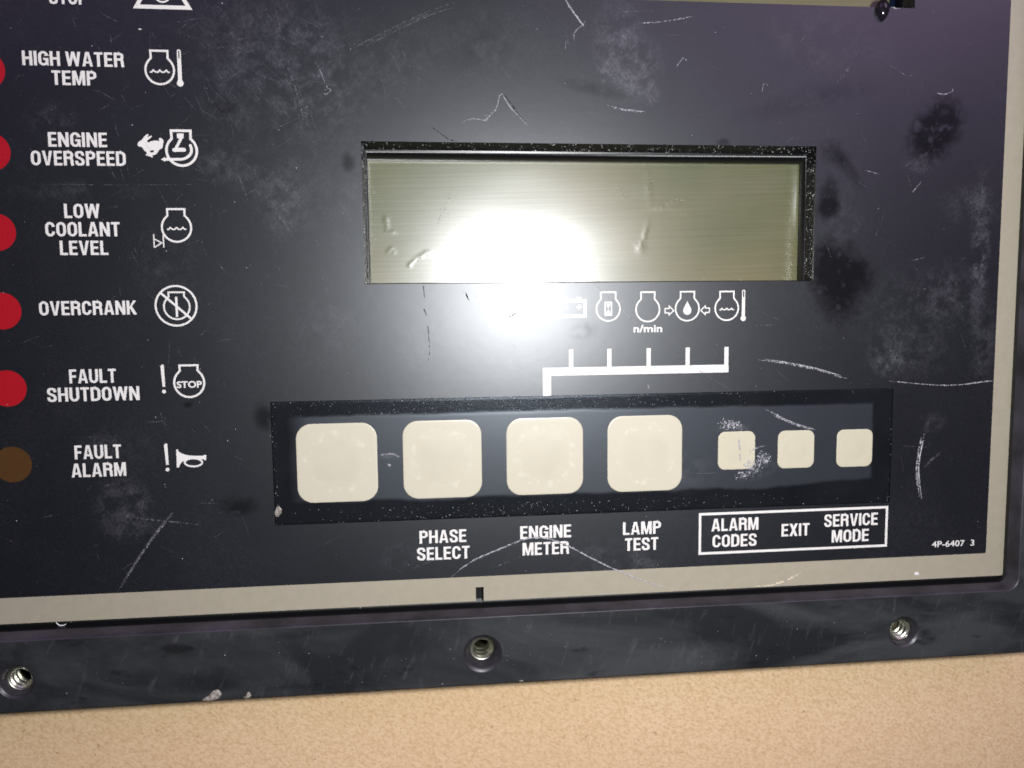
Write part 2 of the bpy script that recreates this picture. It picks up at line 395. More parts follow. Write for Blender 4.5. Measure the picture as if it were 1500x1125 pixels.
def grid_mesh(name,gx,gy,zf,holes,colf,material,parent,smooth=True):
    Xg,Yg=np.meshgrid(gx,gy); nx,ny=len(gx),len(gy)
    Z=zf(Xg,Yg) if callable(zf) else np.full_like(Xg,zf)
    co=np.stack([Xg,Yg,Z],-1).reshape(-1,3)*MM
    cxm=(gx[:-1]+gx[1:])/2; cym=(gy[:-1]+gy[1:])/2; CX,CY=np.meshgrid(cxm,cym)
    keep=np.ones_like(CX,bool)
    for a,b,c,d in holes: keep&=~((CX>a)&(CX<b)&(CY>c)&(CY<d))
    j,i=np.nonzero(keep); q=np.stack([j*nx+i,j*nx+i+1,(j+1)*nx+i+1,(j+1)*nx+i],1)
    me=bpy.data.meshes.new(name); me.vertices.add(len(co)); me.vertices.foreach_set('co',co.ravel().astype(np.float32))
    me.loops.add(q.size); me.loops.foreach_set('vertex_index',q.ravel().astype(np.int32))
    me.polygons.add(len(q)); me.polygons.foreach_set('loop_start',np.arange(0,q.size,4,dtype=np.int32))
    me.update(calc_edges=True)
    me.polygons.foreach_set('use_smooth',np.full(len(q),smooth))
    me.materials.append(material)
    if colf:
        r,g,b=colf(Xg,Yg)
        a=me.attributes.new('wear','FLOAT_COLOR','POINT')
        a.data.foreach_set('color',np.stack([r,g,b,np.ones_like(r)],-1).ravel().astype(np.float32))
    return link(name,me,parent,OFF if parent is root else (0,0,0))
gx=lines(GX0,GX1,.24,[dx0,dx1,ux0,ux1,kx0,kx1,nx0,nx1]); gy=lines(GY0,GY1,.24,[dy0,dy1,uy0,uy1,ky0,ky1,ny1])
def fcol(x,y):
    a,b=wear_fields(x,y); return a,b,np.zeros_like(a)
def fz(x,y): return 0.02*(fnoise(x,y,.05,3,90)-.5)+0.004*(fnoise(x,y,.8,2,91)-.5)
face=grid_mesh('faceplate',gx,gy,fz,HOLES+[(nx0,nx1,GY0-1,ny1)],fcol,M_film,root)
# beige border ring with notch at the bottom
def chain_border():
    out=rrect(X0,ox1,oy0,Y1,1.35,6)
    inn=rrect(X0+3.9,bx1,by0,Y1-3.9,.35,4)
    # notch: insert into the lower edge (between the third and fourth corner)
    k=2*7+7
    notch=[(nx0,oy0),(nx0,ny1),(nx1,ny1),(nx1,oy0)]
    out2=out[:k]+notch+out[k:]
    return out2,inn
o2,i2=chain_border()
v,f=fill([o2,i2]); b=MB(); b.add([(x,y,.032) for x,y in v],f)
b.strip(at(o2,-.35),at(o2,.032))
brd=part(b,'border',M_beige,face); brd['label']='beige printed border around the black faceplate'
# backing tray under the film: edge skirt, cut-out walls, groove floor
b=MB()
b.strip(at(o2,-2.0),at(o2,-.351))
for a_,b_,c_,d_ in [HOLES[0],HOLES[1]]:
    p=[(a_,c_),(b_,c_),(b_,d_),(a_,d_)]
    b.strip(at(p,-.02),at(p,-.45))
b.box(nx0-.2,nx1+.2,oy0+.02,ny1+.2,-2.4,-1.1,1)
part(b,'backing_tray',[M_gloss,M_scr_dark])

# ------------------------------------------------------------------ frame
b=MB()
FX0,FX1,FY1=X0-12.5, fx_in+11.0, Y1+12.5
def hole_c(px,py): return U(px,py,ZF)
HC=[(*hole_c(707,957.5),3.3),(*hole_c(1324,925.5),2.85),(*hole_c(23,999),2.85)]
hy=sum(h[1] for h in HC)/3
HC=[(h[0],h[1],h[2]) for h in HC]
ybev=.35
out=rrect(FX0+ybev,FX1-ybev,fy_out+ybev,FY1-ybev,2.0,8)
inn=rrect(X0-1.2,fx_in,fy_in,Y1+1.2,2.2,8)
v,f=fill([out,inn]+[circle(x,y,r) for x,y,r in HC])
b.add([(x,y,ZF) for x,y in v],f)
def grow(L,d,x0=FX0,x1=FX1,y0=fy_out,y1=FY1):
    return L
rings=[]
for off,z in ((0,ZF),(.2,ZF-.08),(.33,ZF-.25),(.38,ZF-.6),(.9,ZC+.05)):
    rings.append(at(rrect(FX0+ybev-off,FX1-ybev+off,fy_out+ybev-off,FY1-ybev+off,2.0+off,8),z))
b.loops(rings[::-1],smooth=True)
for mi,prof in ((1,((0,ZF),(.08,ZF-.04),(.18,ZF-.16),(.45,ZF-.9),(.78,ZF-1.9),(.86,ZF-2.15))),(3,((.86,ZF-2.15),(.90,ZF-2.6),(.92,-.6),(1.0,-1.1),(1.2,-1.3),(4.5,-1.35)))):
    rings=[at(rrect(X0-1.2+off,fx_in-off,fy_in+off,Y1+1.2-off,max(2.2-off*.8,.5),8),z) for off,z in prof]
    b.loops(rings,smooth=True,m=mi)
for x,y,r in HC:
    g=(r-2.0)/1.3; dp=2.1 if r>3 else 1.35
    b.loops([at(circle(x,y,2.0+rr*g),ZF-z*dp) for rr,z in ((1.3,0),(1.14,.06),(.85,.11),(.62,.25),(.15,.95),(.03,1.15),(0,1.5))],smooth=True,m=2)
def slopemat():
    m,nt,p=mat('frame_inner_slope',(0.016,0.014,0.017),.45,.6)
    c=mix(nt,ramp(nt,tex(nt,.12,4,.6,(1,1,1),41),[(.35,0),(.65,1)]),(0.012,0.011,0.013),(0.045,0.038,0.05))
    nt.links.new(c,p.inputs['Base Color']); bump(nt,p,tex(nt,1.2,4,.6,None,42),.3,.06); return m
M_slope=slopemat()
M_groove=gloss('satin_black_groove',(0.005,0.005,0.006),.5,.4)
frame=part(b,'frame',[M_frame,M_slope,M_cone,M_groove])
# threaded inserts
def insert(x,y,r):
    b=MB(); n=40; turns=3; pitch=1.5 if r>3 else 1.05; k=1.0; top=ZF-(2.1 if r>3 else 1.35)
    L=[]; rows=turns*6
    L.append([(x+2.02*k*math.cos(2*math.pi*i/n),y+2.02*k*math.sin(2*math.pi*i/n),top) for i in range(n)])
    for j in range(rows+1):
        ring=[]
        for i in range(n):
            a=2*math.pi*i/n
            t=(j/6.0)
            ph=(t+i/n)%1.0
            rr=(1.72+.30*math.cos(2*math.pi*ph)+.07*math.cos(4*math.pi*ph))*k
            ring.append((x+rr*math.cos(a),y+rr*math.sin(a),top-.03-t*pitch))
        L.append(ring)
    b.loops(L,smooth=True)
    zb=top-.03-rows/6*pitch
    b.loops([L[-1],at(circle(x,y,1.7*k,n),zb-.1),at(circle(x,y,1.68*k,n),zb-4.2)],smooth=True,m=1); b.add(at(circle(x,y,1.68*k,n),zb-4.2),[tuple(range(n))],1)
    o=part(b,'threaded_insert',[M_zinc,M_bore],frame); return o
for h in HC: insert(*h)
# paint flakes stuck at the frame's lower edge
def flake(pts,name='paint_flake',z=ZF+.03,m=None,parent=None):
    b=MB(); p=[U(*q,z) for q in pts]; cx=sum(a for a,_ in p)/len(p); cy=sum(c for _,c in p)/len(p)
    n=len(p); rnd=random.Random(int(cx*10))
    v=[(x,y,z) for x,y in p]+[(x*.6+cx*.4,y*.6+cy*.4,z+.10+rnd.random()*.12) for x,y in p]+[(cx,cy,z+.15)]
    f=[(i,(i+1)%n,n+(i+1)%n,n+i) for i in range(n)]+[(n+i,n+(i+1)%n,2*n) for i in range(n)]
    b.add(v,f); return part(b,name,m or M_chip,parent or frame)
flake([(295,1026),(300,1022),(306,1019),(311,1013),(317,1010),(321,1011),(325,1017),(321,1023),(313,1026),(303,1027)])
flake([(356,1022),(360,1019),(363,1014),(366,1014),(368,1019),(366,1022),(361,1024)])
flake([(406,1,),(407,1),(407,2)][:0] or [(760,996.5),(766,996),(767,998),(761,999)])

ZK=-.14
flake([(402,752),(405,743),(409,741),(413,746),(412,752),(408,757),(404,757)],'grey_residue',ZK+.06,None,root)
flake([(1339,842),(1341,838),(1345,838),(1347,841),(1344,843)],'white_speck',.04,M_dust_sparkle,brd)
flake([(202,43),(204,41.6),(207,42),(207.5,43.6),(204,43.8)],'white_speck',.03,M_dust_sparkle,face)
# ------------------------------------------------------------------ display modules
def display(a,b_,c,d,detail=True,child=None):
    """opening a..b_ x c..d; walls fall to the LCD 5 mm below"""
    m=MB(); z0=-.45; z1=-4.4
    def rect(l,r,bo,t,z): return [(a+l,c+bo,z),(b_-r,c+bo,z),(b_-r,d-t,z),(a+l,d-t,z)]
    # speckled cut edge, then glossy rounded bezel, then dark surround
    m.strip(rect(0,0,0,0,z0),rect(.42,.50,.15,.85,-2.4),m=0)
    m.strip(rect(.42,.50,.15,.85,-2.4),rect(.58,.58,.2,1.15,-2.45),m=1)
    L=[]
    for k in range(9):
        t=k/8*math.pi/2
        L.append(rect(.58+.12*math.sin(t),.58+.12*math.sin(t),.2+.1*math.sin(t),1.15+1.0*math.sin(t),-2.45-1.95*(1-math.cos(t))))
    m.loops(L,m=1,smooth=True)
    return m
def display_module(a,b_,c,d,label):
    m=display(a,b_,c,d)
    zL=-5.0
    # LCD visible part measured in the photograph for the lower window
    l=.95; r=1.05; t=2.0; bo=.3
    m.strip([(a+.70,c+.3,-4.4),(b_-.70,c+.3,-4.4),(b_-.70,d-2.15,-4.4),(a+.70,d-2.15,-4.4)],
            [(a+.2,c-.5,zL-.2),(b_-.2,c-.5,zL-.2),(b_-.2,d+.5,zL-.2),(a+.2,d+.5,zL-.2)],m=2)
    o=part(m,'display_window',[M_rough_edge,M_bezel,M_lcdframe]); o['label']=label
    return o
dw=display_module(dx0,dx1,dy0,dy1,'lower display window with a glossy black recess and olive screen')
uw=display_module(ux0,ux1,uy0,uy1,'upper display window cut off by the top of the picture')
ZL=-5.0
sx0=U(541,320,ZL)[0]-1.2; sx1=U(1171.5,320,ZL)[0]; sy1=U(800,237.5,ZL)[1]; sy0=dy0-1.0
def screen(x0,x1,y0,y1,parent,dents,m=None):
    gx=np.linspace(x0,x1,int((x1-x0)/.2)); gy=np.linspace(y0,y1,int((y1-y0)/.2))
    def zf(x,y):
        z=ZL+.10*(fnoise(x,y*2.0,.05,2,120)-.5)
        for px,py,rx,ry,a,h in dents:
            cx,cy=U(px,py,ZL); s=scale_at(px,py,ZL); c_,s_=math.cos(a),math.sin(a)
            dx=(x-cx)/s; dy=(y-cy)/s; u=(dx*c_+dy*s_)/rx; v=(-dx*s_+dy*c_)/ry
            z=z+.36*h*np.exp(-(u*u+v*v)*1.2)*(.1+1.8*fnoise(x,y,1.6,3,int(px),.8))
        return z
    return grid_mesh('screen',gx,gy,zf,[],None,m or M_lcd,parent)
scr=screen(sx0,sx1,sy0,sy1,dw,[(565,322,4,5,.1,.09),(567,332,3,6,.1,.08),(573,340,8,2.5,-.1,.07),(574,364,5,3,.4,.06),(570,368,4,3,.4,.05),(577,370,4,3,.4,.05),(600,388,4,3,.8,.07),(606,382,6,2.4,.8,.08),(616,375,5,3,.4,.08),(625,371,6,4,.3,.07),
   (945,342,4,16,-.25,.09),(938,362,7,9,0,.09),(985,298,18,7,.2,.09),(965,303,9,4,.1,.06),(950,275,5,24,.1,.05),(1158,318,5,7,0,.05),(1010,312,6,3,.4,.05)])
screen(ux0+.9,ux1-1.6,uy0-1.0,uy1-2.2,uw,[],M_lcd2)
# dark surround beside the lower LCD
for (x0,x1,y0,y1,par) in ((dx0-.2,dx1+.2,dy0-.6,dy1+.2,dw),(ux0-.2,ux1+.2,uy0-.6,uy1+.2,uw)):
    b=MB(); b.add([(x0,y0,ZL-.12),(x1,y0,ZL-.12),(x1,y1,ZL-.12),(x0,y1,ZL-.12)],[(0,1,2,3)])
    part(b,'screen_surround',M_lcdframe,par)

# ------------------------------------------------------------------ keypad
b=MB()
p=[(kx0,ky0),(kx1,ky0),(kx1,ky1),(kx0,ky1)]
ZK=-.14
def kfields(x,y):
    s=.113
    ymid=(ky0+ky1)/2
    n=fnoise(x,y,.09,4,200); n2=fnoise(x,y,.5,3,201)
    top=ky1-2.6-.5*(n-.5)-.3*(n2-.5); 
    u=(x-kx0)/(kx1-kx0)
    bot=ky0+3.6-1.5*np.clip((u-.1)*1.2,0,1)*0+1.5*(n-.5)*1.2-.3*(n2-.5)+1.1*np.clip((u-.82)*6,0,1)
    lft=kx0+4.0+.5*(n2-.5); rgt=kx1-3.6+.3*(n2-.5)
    def sst(a): return np.clip(a/.45+.5,0,1)
    inner=sst(top-y)*sst(y-bot)*sst(rgt-x)*np.clip((x-lft)/3+.5,0,1)
    return inner
def kz(x,y):
    i=kfields(x,y)
    e=np.minimum(np.minimum(x-kx0,kx1-x),np.minimum(y-ky0,ky1-y))
    return ZK+.07*np.clip(e/.25,0,1)+.03*i+.02*(fnoise(x,y,.10,3,210)-.5)
def kcol(x,y):
    i=kfields(x,y); w=.03*fnoise(x,y,.2,4,220)
    for px,py,rx,ry,a,st,sd in [(1075,628,24,8,0,.4,1),(1110,690,30,12,.3,.3,2),(570,668,16,5,0,.25,3),(1000,690,60,30,0,.12,4)]:
        w=w+blob(x,y,px,py,rx,ry,a,st,.6,sd+300)
    return w,np.zeros_like(w),i
gx=lines(kx0+.06,kx1-.06,.24,[]); gy=lines(ky0+.06,ky1-.06,.24,[])
pad=grid_mesh('keypad',gx,gy,kz,[],kcol,M_keypad,root)
b.strip(at(p,.0),at([(x,y) for x,y in p],-1.0)); 
q=[(kx0-.0,ky0),(kx1,ky0),(kx1,ky1),(kx0,ky1)]
b.add([(kx0,ky0,-.6),(kx1,ky0,-.6),(kx1,ky1,-.6),(kx0,ky1,-.6)],[(0,1,2,3)])
part(b,'keypad_recess',M_gloss,pad)
KB=[((434.5,678),(553,676),(493,620),(496,735.5)),((590.5,672),(705.5,670),(648,616),(650,729)),((742,669),(854,667),(797,612),(800,724)),((890,664),(999,663),(944,608.5),(945,719.5))]
KS=[((1052,660),(1106,659.5),(1079,632),(1080,687.5)),((1139.5,658),(1192.5,657.5),(1166,630.5),(1165.7,685.5)),((1225.5,657),(1278,656.5),(1252,629),(1251.5,683.5))]
def sizes(K):
    q=[[U(*p) for p in k] for k in K]
    cs=[((a[0]+b[0])/2,(c[1]+d[1])/2) for a,b,c,d in q]
    wd=sum(b[0]-a[0] for a,b,c,d in q)/len(q); hd=sum(c[1]-d[1] for a,b,c,d in q)/len(q)
    return cs,wd,hd
def key_mesh(wd,hd,r,dome,name):
    b=MB(); L=[]
    for ins,z in ((0,-.02),(.0,.02),(.05,.035),(.3,.04),(.8,.042),(1.4,.042),(2.0,.042)):
        if ins>wd*.32: break
        L.append(at(rrect(-wd/2+ins,wd/2-ins,-hd/2+ins,hd/2-ins,max(r-ins*.55,.4),8),z))
    last=L[-1]
    for k in (.85,.7,.55,.4,.25,.12): L.append([(x*k/1.0,y*k/1.0,.042+dome*(1-k*k)) for x,y,_ in last])
    b.loops(L,smooth=True)
    c=L[-1]; n=len(c); b.add(c+[(0,0,.042+dome)],[(i,(i+1)%n,n) for i in range(n)],0,True)
    me_o=b
    return me_o
cs,wd,hd=sizes(KB); proto=None
tags=['first large blank cream key at the left end of the keypad','large cream key above the words PHASE SELECT','large cream key above the words ENGINE METER','large cream key above the words LAMP TEST']
for (cx,cy),lab in zip(cs,tags):
    if proto is None:
        proto=key_mesh(wd,hd,2.55,.06,'key').build('key',M_key,pad,(cx,cy,ZK+.10)); o=proto
    else:
        o=proto.copy(); COL.objects.link(o); o.location=(cx*MM,cy*MM,(ZK+.10)*MM)
    o['label']=lab
cs2,wd2,hd2=sizes(KS); proto=None
tags=['small scratched cream key above ALARM CODES','small cream key above EXIT','small cream key above SERVICE MODE']
for (cx,cy),lab in zip(cs2,tags):
    if proto is None:
        proto=key_mesh(wd2,hd2,1.25,.03,'small_key').build('small_key',M_skey,pad,(cx,cy,ZK+.10)); o=proto
    else:
        o=proto.copy(); COL.objects.link(o); o.location=(cx*MM,cy*MM,(ZK+.10)*MM)
    o['label']=lab

# ------------------------------------------------------------------ indicator lamps
LED=[(-20,102.7,29),(-14,220.8,29),(-6,339.7,28.6),(1.4,454.7,29),(10.5,568.3,29),(18.7,680.5,28.4)]
q=[U(a,b) for a,b,_ in LED]; lx=sum(a for a,_ in q)/len(q); lr=sum(r*scale_at(a,b) for a,b,r in LED)/len(LED)
pitch=(q[0][1]-q[-1][1])/5; ly=[(q[0][1]+q[-1][1])/2+pitch*(2.5-k) for k in range(6)]
def lens(y,m,lab):
    b=MB(); b.loops([at(circle(0,0,lr,56),0),at(circle(0,0,lr-.01,56),.03),at(circle(0,0,lr*.6,56),.032),at(circle(0,0,lr*.2,56),.033)],smooth=False)
    c=at(circle(0,0,lr*.2,56),.033); b.add(c,[tuple(range(56))],0,False)
    o=b.build('indicator_lamp',m,root,(lx,y,.0+OFF[2])); o['label']=lab
lens(ly[0]+pitch,M_red,'red lamp above the picture beside the word STOP')
for y,m,lab in zip(ly,[M_red]*5+[M_amber],['red lamp beside HIGH WATER TEMP','red lamp beside ENGINE OVERSPEED','red lamp beside LOW COOLANT LEVEL','red lamp beside OVERCRANK','red lamp beside FAULT SHUTDOWN','dull amber lamp beside FAULT ALARM']):
    lens(y,m,lab)

# ------------------------------------------------------------------ printing: strokes and condensed bold capitals
ZP=.030
class Ink(MB):
    def __init__(s,tv=.2,th=.16): super().__init__(); s.z=ZP; s.n=0
    def nz(s): s.n+=1; return s.z+.0012*(s.n%12)
    def P(s,pts): s.poly(list(pts),s.nz())
    def stroke(s,pts,w,closed=False,wy=None,cap=False):
        """centreline stroke; w = thickness of upright strokes, wy = thickness of level ones"""
        wy=w if wy is None else wy; pts=[Vector(p) for p in pts]; n=len(pts); L=[];R=[]
        for i in range(n):
            a=pts[i-1] if (i>0 or closed) else None; c=pts[(i+1)%n] if (i<n-1 or closed) else None; p=pts[i]
            d1=(p-a).normalized() if a is not None else None; d2=(c-p).normalized() if c is not None else None
            d1=d1 or d2; d2=d2 or d1
            n1=Vector((-d1.y,d1.x)); n2=Vector((-d2.y,d2.x)); m=(n1+n2)
            m=m.normalized() if m.length>1e-6 else n1
            k=1/max(.45,m.dot(n1)); o=Vector((m.x*w/2,m.y*wy/2))*k
            L.append(p+o); R.append(p-o)
        z=s.nz(); k=n if closed else n-1
        s.add([(p.x,p.y,z) for p in L]+[(p.x,p.y,z) for p in R],[(n+i,n+(i+1)%n,(i+1)%n,i) for i in range(k)])
        if cap:
            for p in (pts[0],pts[-1]): s.P(circle(p.x,p.y,w/2,16))
def earc(cx,cy,rx,ry,a0,a1,n=9): return [(cx+rx*math.cos(math.radians(a0+(a1-a0)*i/n)),cy+ry*math.sin(math.radians(a0+(a1-a0)*i/n))) for i in range(n+1)]
def bez(p0,p1,p2,p3,n=8): return [tuple((1-t)**3*p0[k]+3*(1-t)**2*t*p1[k]+3*(1-t)*t*t*p2[k]+t**3*p3[k] for k in (0,1)) for t in [i/n for i in range(n+1)]]
TV,TH=.20,.16
WID=dict(A=.56,B=.52,C=.51,D=.52,E=.44,F=.42,G=.53,H=.53,I=.205,K=.54,L=.42,M=.67,N=.55,O=.52,P=.50,R=.53,S=.50,T=.46,U=.52,V=.54,W=.80,X=.54)
WID={k:(v*1.27 if k!='I' else .20) for k,v in WID.items()}
def glyph(ch):
    """list of ('s', points, closed) or ('p', polygon) in a box of height 1"""
    w=WID[ch]; a=TV/2; b=TH/2; xr=w-a; t=1-b; r=w/2-a; ry=.245; o=[]
    S=lambda pts,cl=False: o.append(('s',pts,cl)); P=lambda *p: o.append(('p',list(p)))
    if ch in 'EFLHITPRDKNMB' and ch not in 'IT': P((0,0),(TV,0),(TV,1),(0,1))
    if ch=='I': P((0,0),(w,0),(w,1),(0,1))
    if ch=='T': P((0,1-TH),(w,1-TH),(w,1),(0,1)); P((w/2-a,0),(w/2+a,0),(w/2+a,1),(w/2-a,1))
    if ch=='E': P((.1,0),(w,0),(w,TH),(.1,TH)); P((.1,1-TH),(w,1-TH),(w,1),(.1,1)); P((.1,.43),(w*.93,.43),(w*.93,.43+TH),(.1,.43+TH))
    if ch=='F': P((.1,1-TH),(w,1-TH),(w,1),(.1,1)); P((.1,.41),(w*.92,.41),(w*.92,.41+TH),(.1,.41+TH))
    if ch=='L': P((.1,0),(w,0),(w,TH),(.1,TH))
    if ch=='H': P((w-TV,0),(w,0),(w,1),(w-TV,1)); P((.1,.43),(w-.1,.43),(w-.1,.43+TH),(.1,.43+TH))
    if ch in 'OCG':
        top=earc(w/2,1-b-ry,r,ry,0,180,12); bot=earc(w/2,b+ry,r,ry,180,360,12)
        if ch=='O': S(top+bot,True)
        if ch=='C': S([(xr,.665)]+top+bot+[(xr,.345)])
        if ch=='G': S([(xr,.675)]+top+bot+[(xr,.40)]); P((w/2-.01,.385),(w,.385),(w,.385+.14),(w/2-.01,.385+.14)); P((w-.10,0),(w,0),(w,.4),(w-.10,.4))
    if ch=='U': S([(a,1)]+earc(w/2,b+ry,r,ry,180,360,12)+[(xr,1)])
    if ch=='D': S([(.1,t),(w/2-.03,t)]+earc(w/2-.03,t-.22,xr-w/2+.03,.22,90,0,8)+earc(w/2-.03,b+.22,xr-w/2+.03,.22,0,-90,8)+[(.1,b)])
    if ch=='P': S([(.1,t),(w/2,t)]+earc(w/2,t-.15,xr-w/2,.15,90,0,7)+earc(w/2,.43+b+.13,xr-w/2,.13,0,-90,7)+[(.1,.43+b)])
    if ch=='R':
        S([(.1,t),(w/2-.02,t)]+earc(w/2-.02,t-.14,xr-w/2,.14,90,0,7)+earc(w/2-.02,.45+b+.12,xr-w/2,.12,0,-90,7)+[(.1,.45+b)])
        S([(w/2-.03,.53)]+bez((w/2,.53),(xr-.02,.52),(xr-.02,.42),(xr-.02,.30),6)+[(xr-.01,.1),(xr+.03,0)])
    if ch=='B':
        S([(.1,t),(w/2-.02,t)]+earc(w/2-.02,t-.13,xr-w/2,.13,90,0,7)+earc(w/2-.02,.46+b+.1,xr-w/2,.10,0,-90,7)+[(.1,.46+b)])
        S([(.1,.46+b),(w/2,.46+b)]+earc(w/2,.46+b-.13,xr-w/2,.13,90,0,7)+earc(w/2,b+.16,xr-w/2,.16,0,-90,7)+[(.1,b)])
    if ch=='S':
        m=w/2
        S([(xr,.685)]+bez((xr,.70),(xr,.93),(m+.08,t),(m,t))[1:]+bez((m,t),(m-.1,t),(a,.92),(a,.745))[1:]+bez((a,.745),(a,.58),(m-.10,.56),(m,.505))[1:]
          +bez((m,.505),(m+.12,.44),(xr,.42),(xr,.255))[1:]+bez((xr,.255),(xr,.08),(m+.1,b),(m,b))[1:]+bez((m,b),(m-.1,b),(a,.07),(a,.30))[1:]+[(a,.325)])
    if ch=='A': P((0,0),(w/2-.125,1),(w/2,1),(w/2,.80),(TV-.005,0)); P((w,0),(w/2+.125,1),(w/2,1),(w/2,.80),(w-TV+.005,0)); P((.12,.20),(w-.12,.20),(w-.14,.345),(.14,.345))
    if ch=='V': P((0,1),(w/2-.115,0),(w/2,0),(w/2,.22),(TV,1)); P((w,1),(w/2+.115,0),(w/2,0),(w/2,.22),(w-TV,1))
    if ch=='W':
        q=w/4; T=.20
        for x0,x1 in ((0,q),(2*q,q),(2*q,3*q),(4*q,3*q)):
            sg=1 if x1>x0 else -1
            top0=x0 if x0 in(0,4*q) else x0-sg*T/2
            P((top0,1),(top0+sg*T,1),(x1+sg*.085,0),(x1-sg*.085,0))
    if ch=='M':
        P((w-TV,0),(w,0),(w,1),(w-TV,1)); P((0,1),(.27,1),(w/2+.06,0),(w/2-.06,0),(TV*.85,.62)); P((w,1),(w-.27,1),(w/2-.06,0),(w/2+.06,0),(w-TV*.85,.62))
    if ch=='N': P((w-TV,0),(w,0),(w,1),(w-TV,1)); P((0,1),(.21,1),(w,0),(w-.21,0))
    if ch=='K': P((w-.22,1),(w-.0,1),(.30,.50),(TV-.02,.36),(TV-.02,.50)); P((.18,.55),(.34,.66),(w+.02,0),(w-.22,0))
    if ch=='X': P((0,1),(.22,1),(w,0),(w-.22,0)); P((w,1),(w-.22,1),(0,0),(.22,0))
    return o,w
SP=.098
def word(s):
    out=[]; x=0
    for ch in s:
        if ch==' ': x+=.27; continue
        g,w=glyph(ch)
        out.append((g,x)); x+=w+SP
    return out,x-SP
def print_text(s,xl,yl,xr,yr,cap):
    L=U(xl,yl); R_=U(xr,yr); y0=(L[1]+R_[1])/2; cx,cy=(xl+xr)/2,(yl+yr)/2
    H=U(cx,cy-cap)[1]-U(cx,cy)[1]; out,W=word(s); kx=(R_[0]-L[0])/W
    b=Ink(); k=kx/H
    for g,gx_ in out:
        for it in g:
            if it[0]=='p': b.P([(L[0]+(gx_+px)*kx,y0+py*H) for px,py in it[1]])
            else: b.stroke([(L[0]+(gx_+px)*kx,y0+py*H) for px,py in it[1]],TV*kx,it[2],TH*H)
    return b
TEXT=[('STOP',72.5,6.8,128,6,21.5),('HIGH WATER',33.3,98,182,96,21.2),('TEMP',76.5,125.4,142,124.4,21.2),('ENGINE',71.2,216,157.3,214.6,21.3),('OVERSPEED',46.1,243.8,184.8,241.4,21.3),
 ('LOW',94.7,320.2,146.7,318.8,21),('COOLANT',67.2,347.6,176,345,21),('LEVEL',88.5,374.6,159,372.6,21),('OVERCRANK',58.1,463.6,200.5,459.2,20.6),('FAULT',102.1,562.2,170.7,560,20.5),('SHUTDOWN',69.9,589.8,204.8,585,20.4),
 ('FAULT',109.9,673,178.1,670.8,20.2),('ALARM',105.3,700,185.3,696.2,20),('PHASE',614.7,796,683.2,794,18.7),('SELECT',611.2,821,688,818,18.7),('ENGINE',762.1,789.6,836.5,786.8,18.7),('METER',765.5,813.6,833.5,811.2,18.5),
 ('LAMP',912.5,783.4,968,781.7,18.6),('TEST',915.5,807,964,805,18.4),('ALARM',1042.1,778.7,1110.7,775.5,18.4),('CODES',1043.5,802.3,1108,799,18.2),('EXIT',1144.5,786,1185.3,784,18.2),('SERVICE',1207.2,771.6,1285.3,769,18.1),('MODE',1218,794.6,1272,792.4,18)]
for t in TEXT:
    o=part(print_text(*t),'printed_word',M_white,face); o['label']='white printed word '+t[0]
def builtin_text(s,xl,yb,xr,cap,weight=.012,z=ZP,name='printed_text',lab=None,asc=.729,tilt=0):
    cu=bpy.data.curves.new('t','FONT'); cu.body=s; cu.size=1; cu.offset=weight; cu.resolution_u=4
    ob=bpy.data.objects.new('t',cu); COL.objects.link(ob)
    me=bpy.data.meshes.new_from_object(ob.evaluated_get(bpy.context.evaluated_depsgraph_get()))
    vs=[v.co.copy() for v in me.vertices]; fs=[tuple(p.vertices) for p in me.polygons]
    bpy.data.objects.remove(ob); bpy.data.curves.remove(cu); bpy.data.meshes.remove(me)
    x0=min(v.x for v in vs); x1=max(v.x for v in vs); L=U(xl,yb); R_=U(xr,yb); c=(xl+xr)/2
    kx=(R_[0]-L[0])/(x1-x0); ky=(U(c,yb-cap)[1]-U(c,yb)[1])/asc
    b=MB(); b.add([(L[0]+(v.x-x0)*kx,L[1]+v.y*ky,z) for v in vs],fs)
    return b
o=part(builtin_text('4P-6407  3',1364.8,801.6,1426.7,8.9,.016),'printed_word',M_white,face); o['label']='small white part number 4P-6407 3'
o=part(builtin_text('n/min',928,486.6,969.9,11.4,.022,asc=.76),'printed_word',M_white,face); o['label']='small white lettering n/min'
# symbols
def sym(px,py):
    c=U(px,py); s=scale_at(px,py); b=Ink(); b.c=c; b.s=s
    b.T=lambda x,y:(c[0]+x*s,c[1]+y*s)      # local picture-sized units, y up
    return b
def engine(b,r,nw,top,lw,cx=0,cy=0):
    T=b.T; yb=math.sqrt(max(r*r-(nw*1.12)**2,1)); a0=math.degrees(math.atan2(yb,nw*1.12))
    arc=[(cx+r*math.cos(math.radians(a)),cy+r*math.sin(math.radians(a))) for a in np.linspace(a0,-180-a0,44)]
    pts=[(cx-nw,cy+top),(cx+nw,cy+top),(cx+nw*.97,cy+yb+2.2)]+arc+[(cx-nw*.97,cy+yb+2.2)]
    b.stroke([T(*p) for p in pts],lw*b.s,True)
def wave(b,hw,y,lw,cx=0):
    pts=[]
    n=3
    edges=np.linspace(-hw,hw,n*1+2)
    q=[(-hw,-1.2),(-hw*.82,-1.4),(-hw*.66,1.6),(-hw*.45,-1.1),(-hw*.2,-1.3),(0,1.6),(hw*.2,-1.3),(hw*.45,-1.1),(hw*.66,1.6),(hw*.82,-1.2),(hw,-1.2)]
    k=hw/14.5
    b.stroke([b.T(cx+x,y+yy*k) for x,yy in q],lw*b.s)
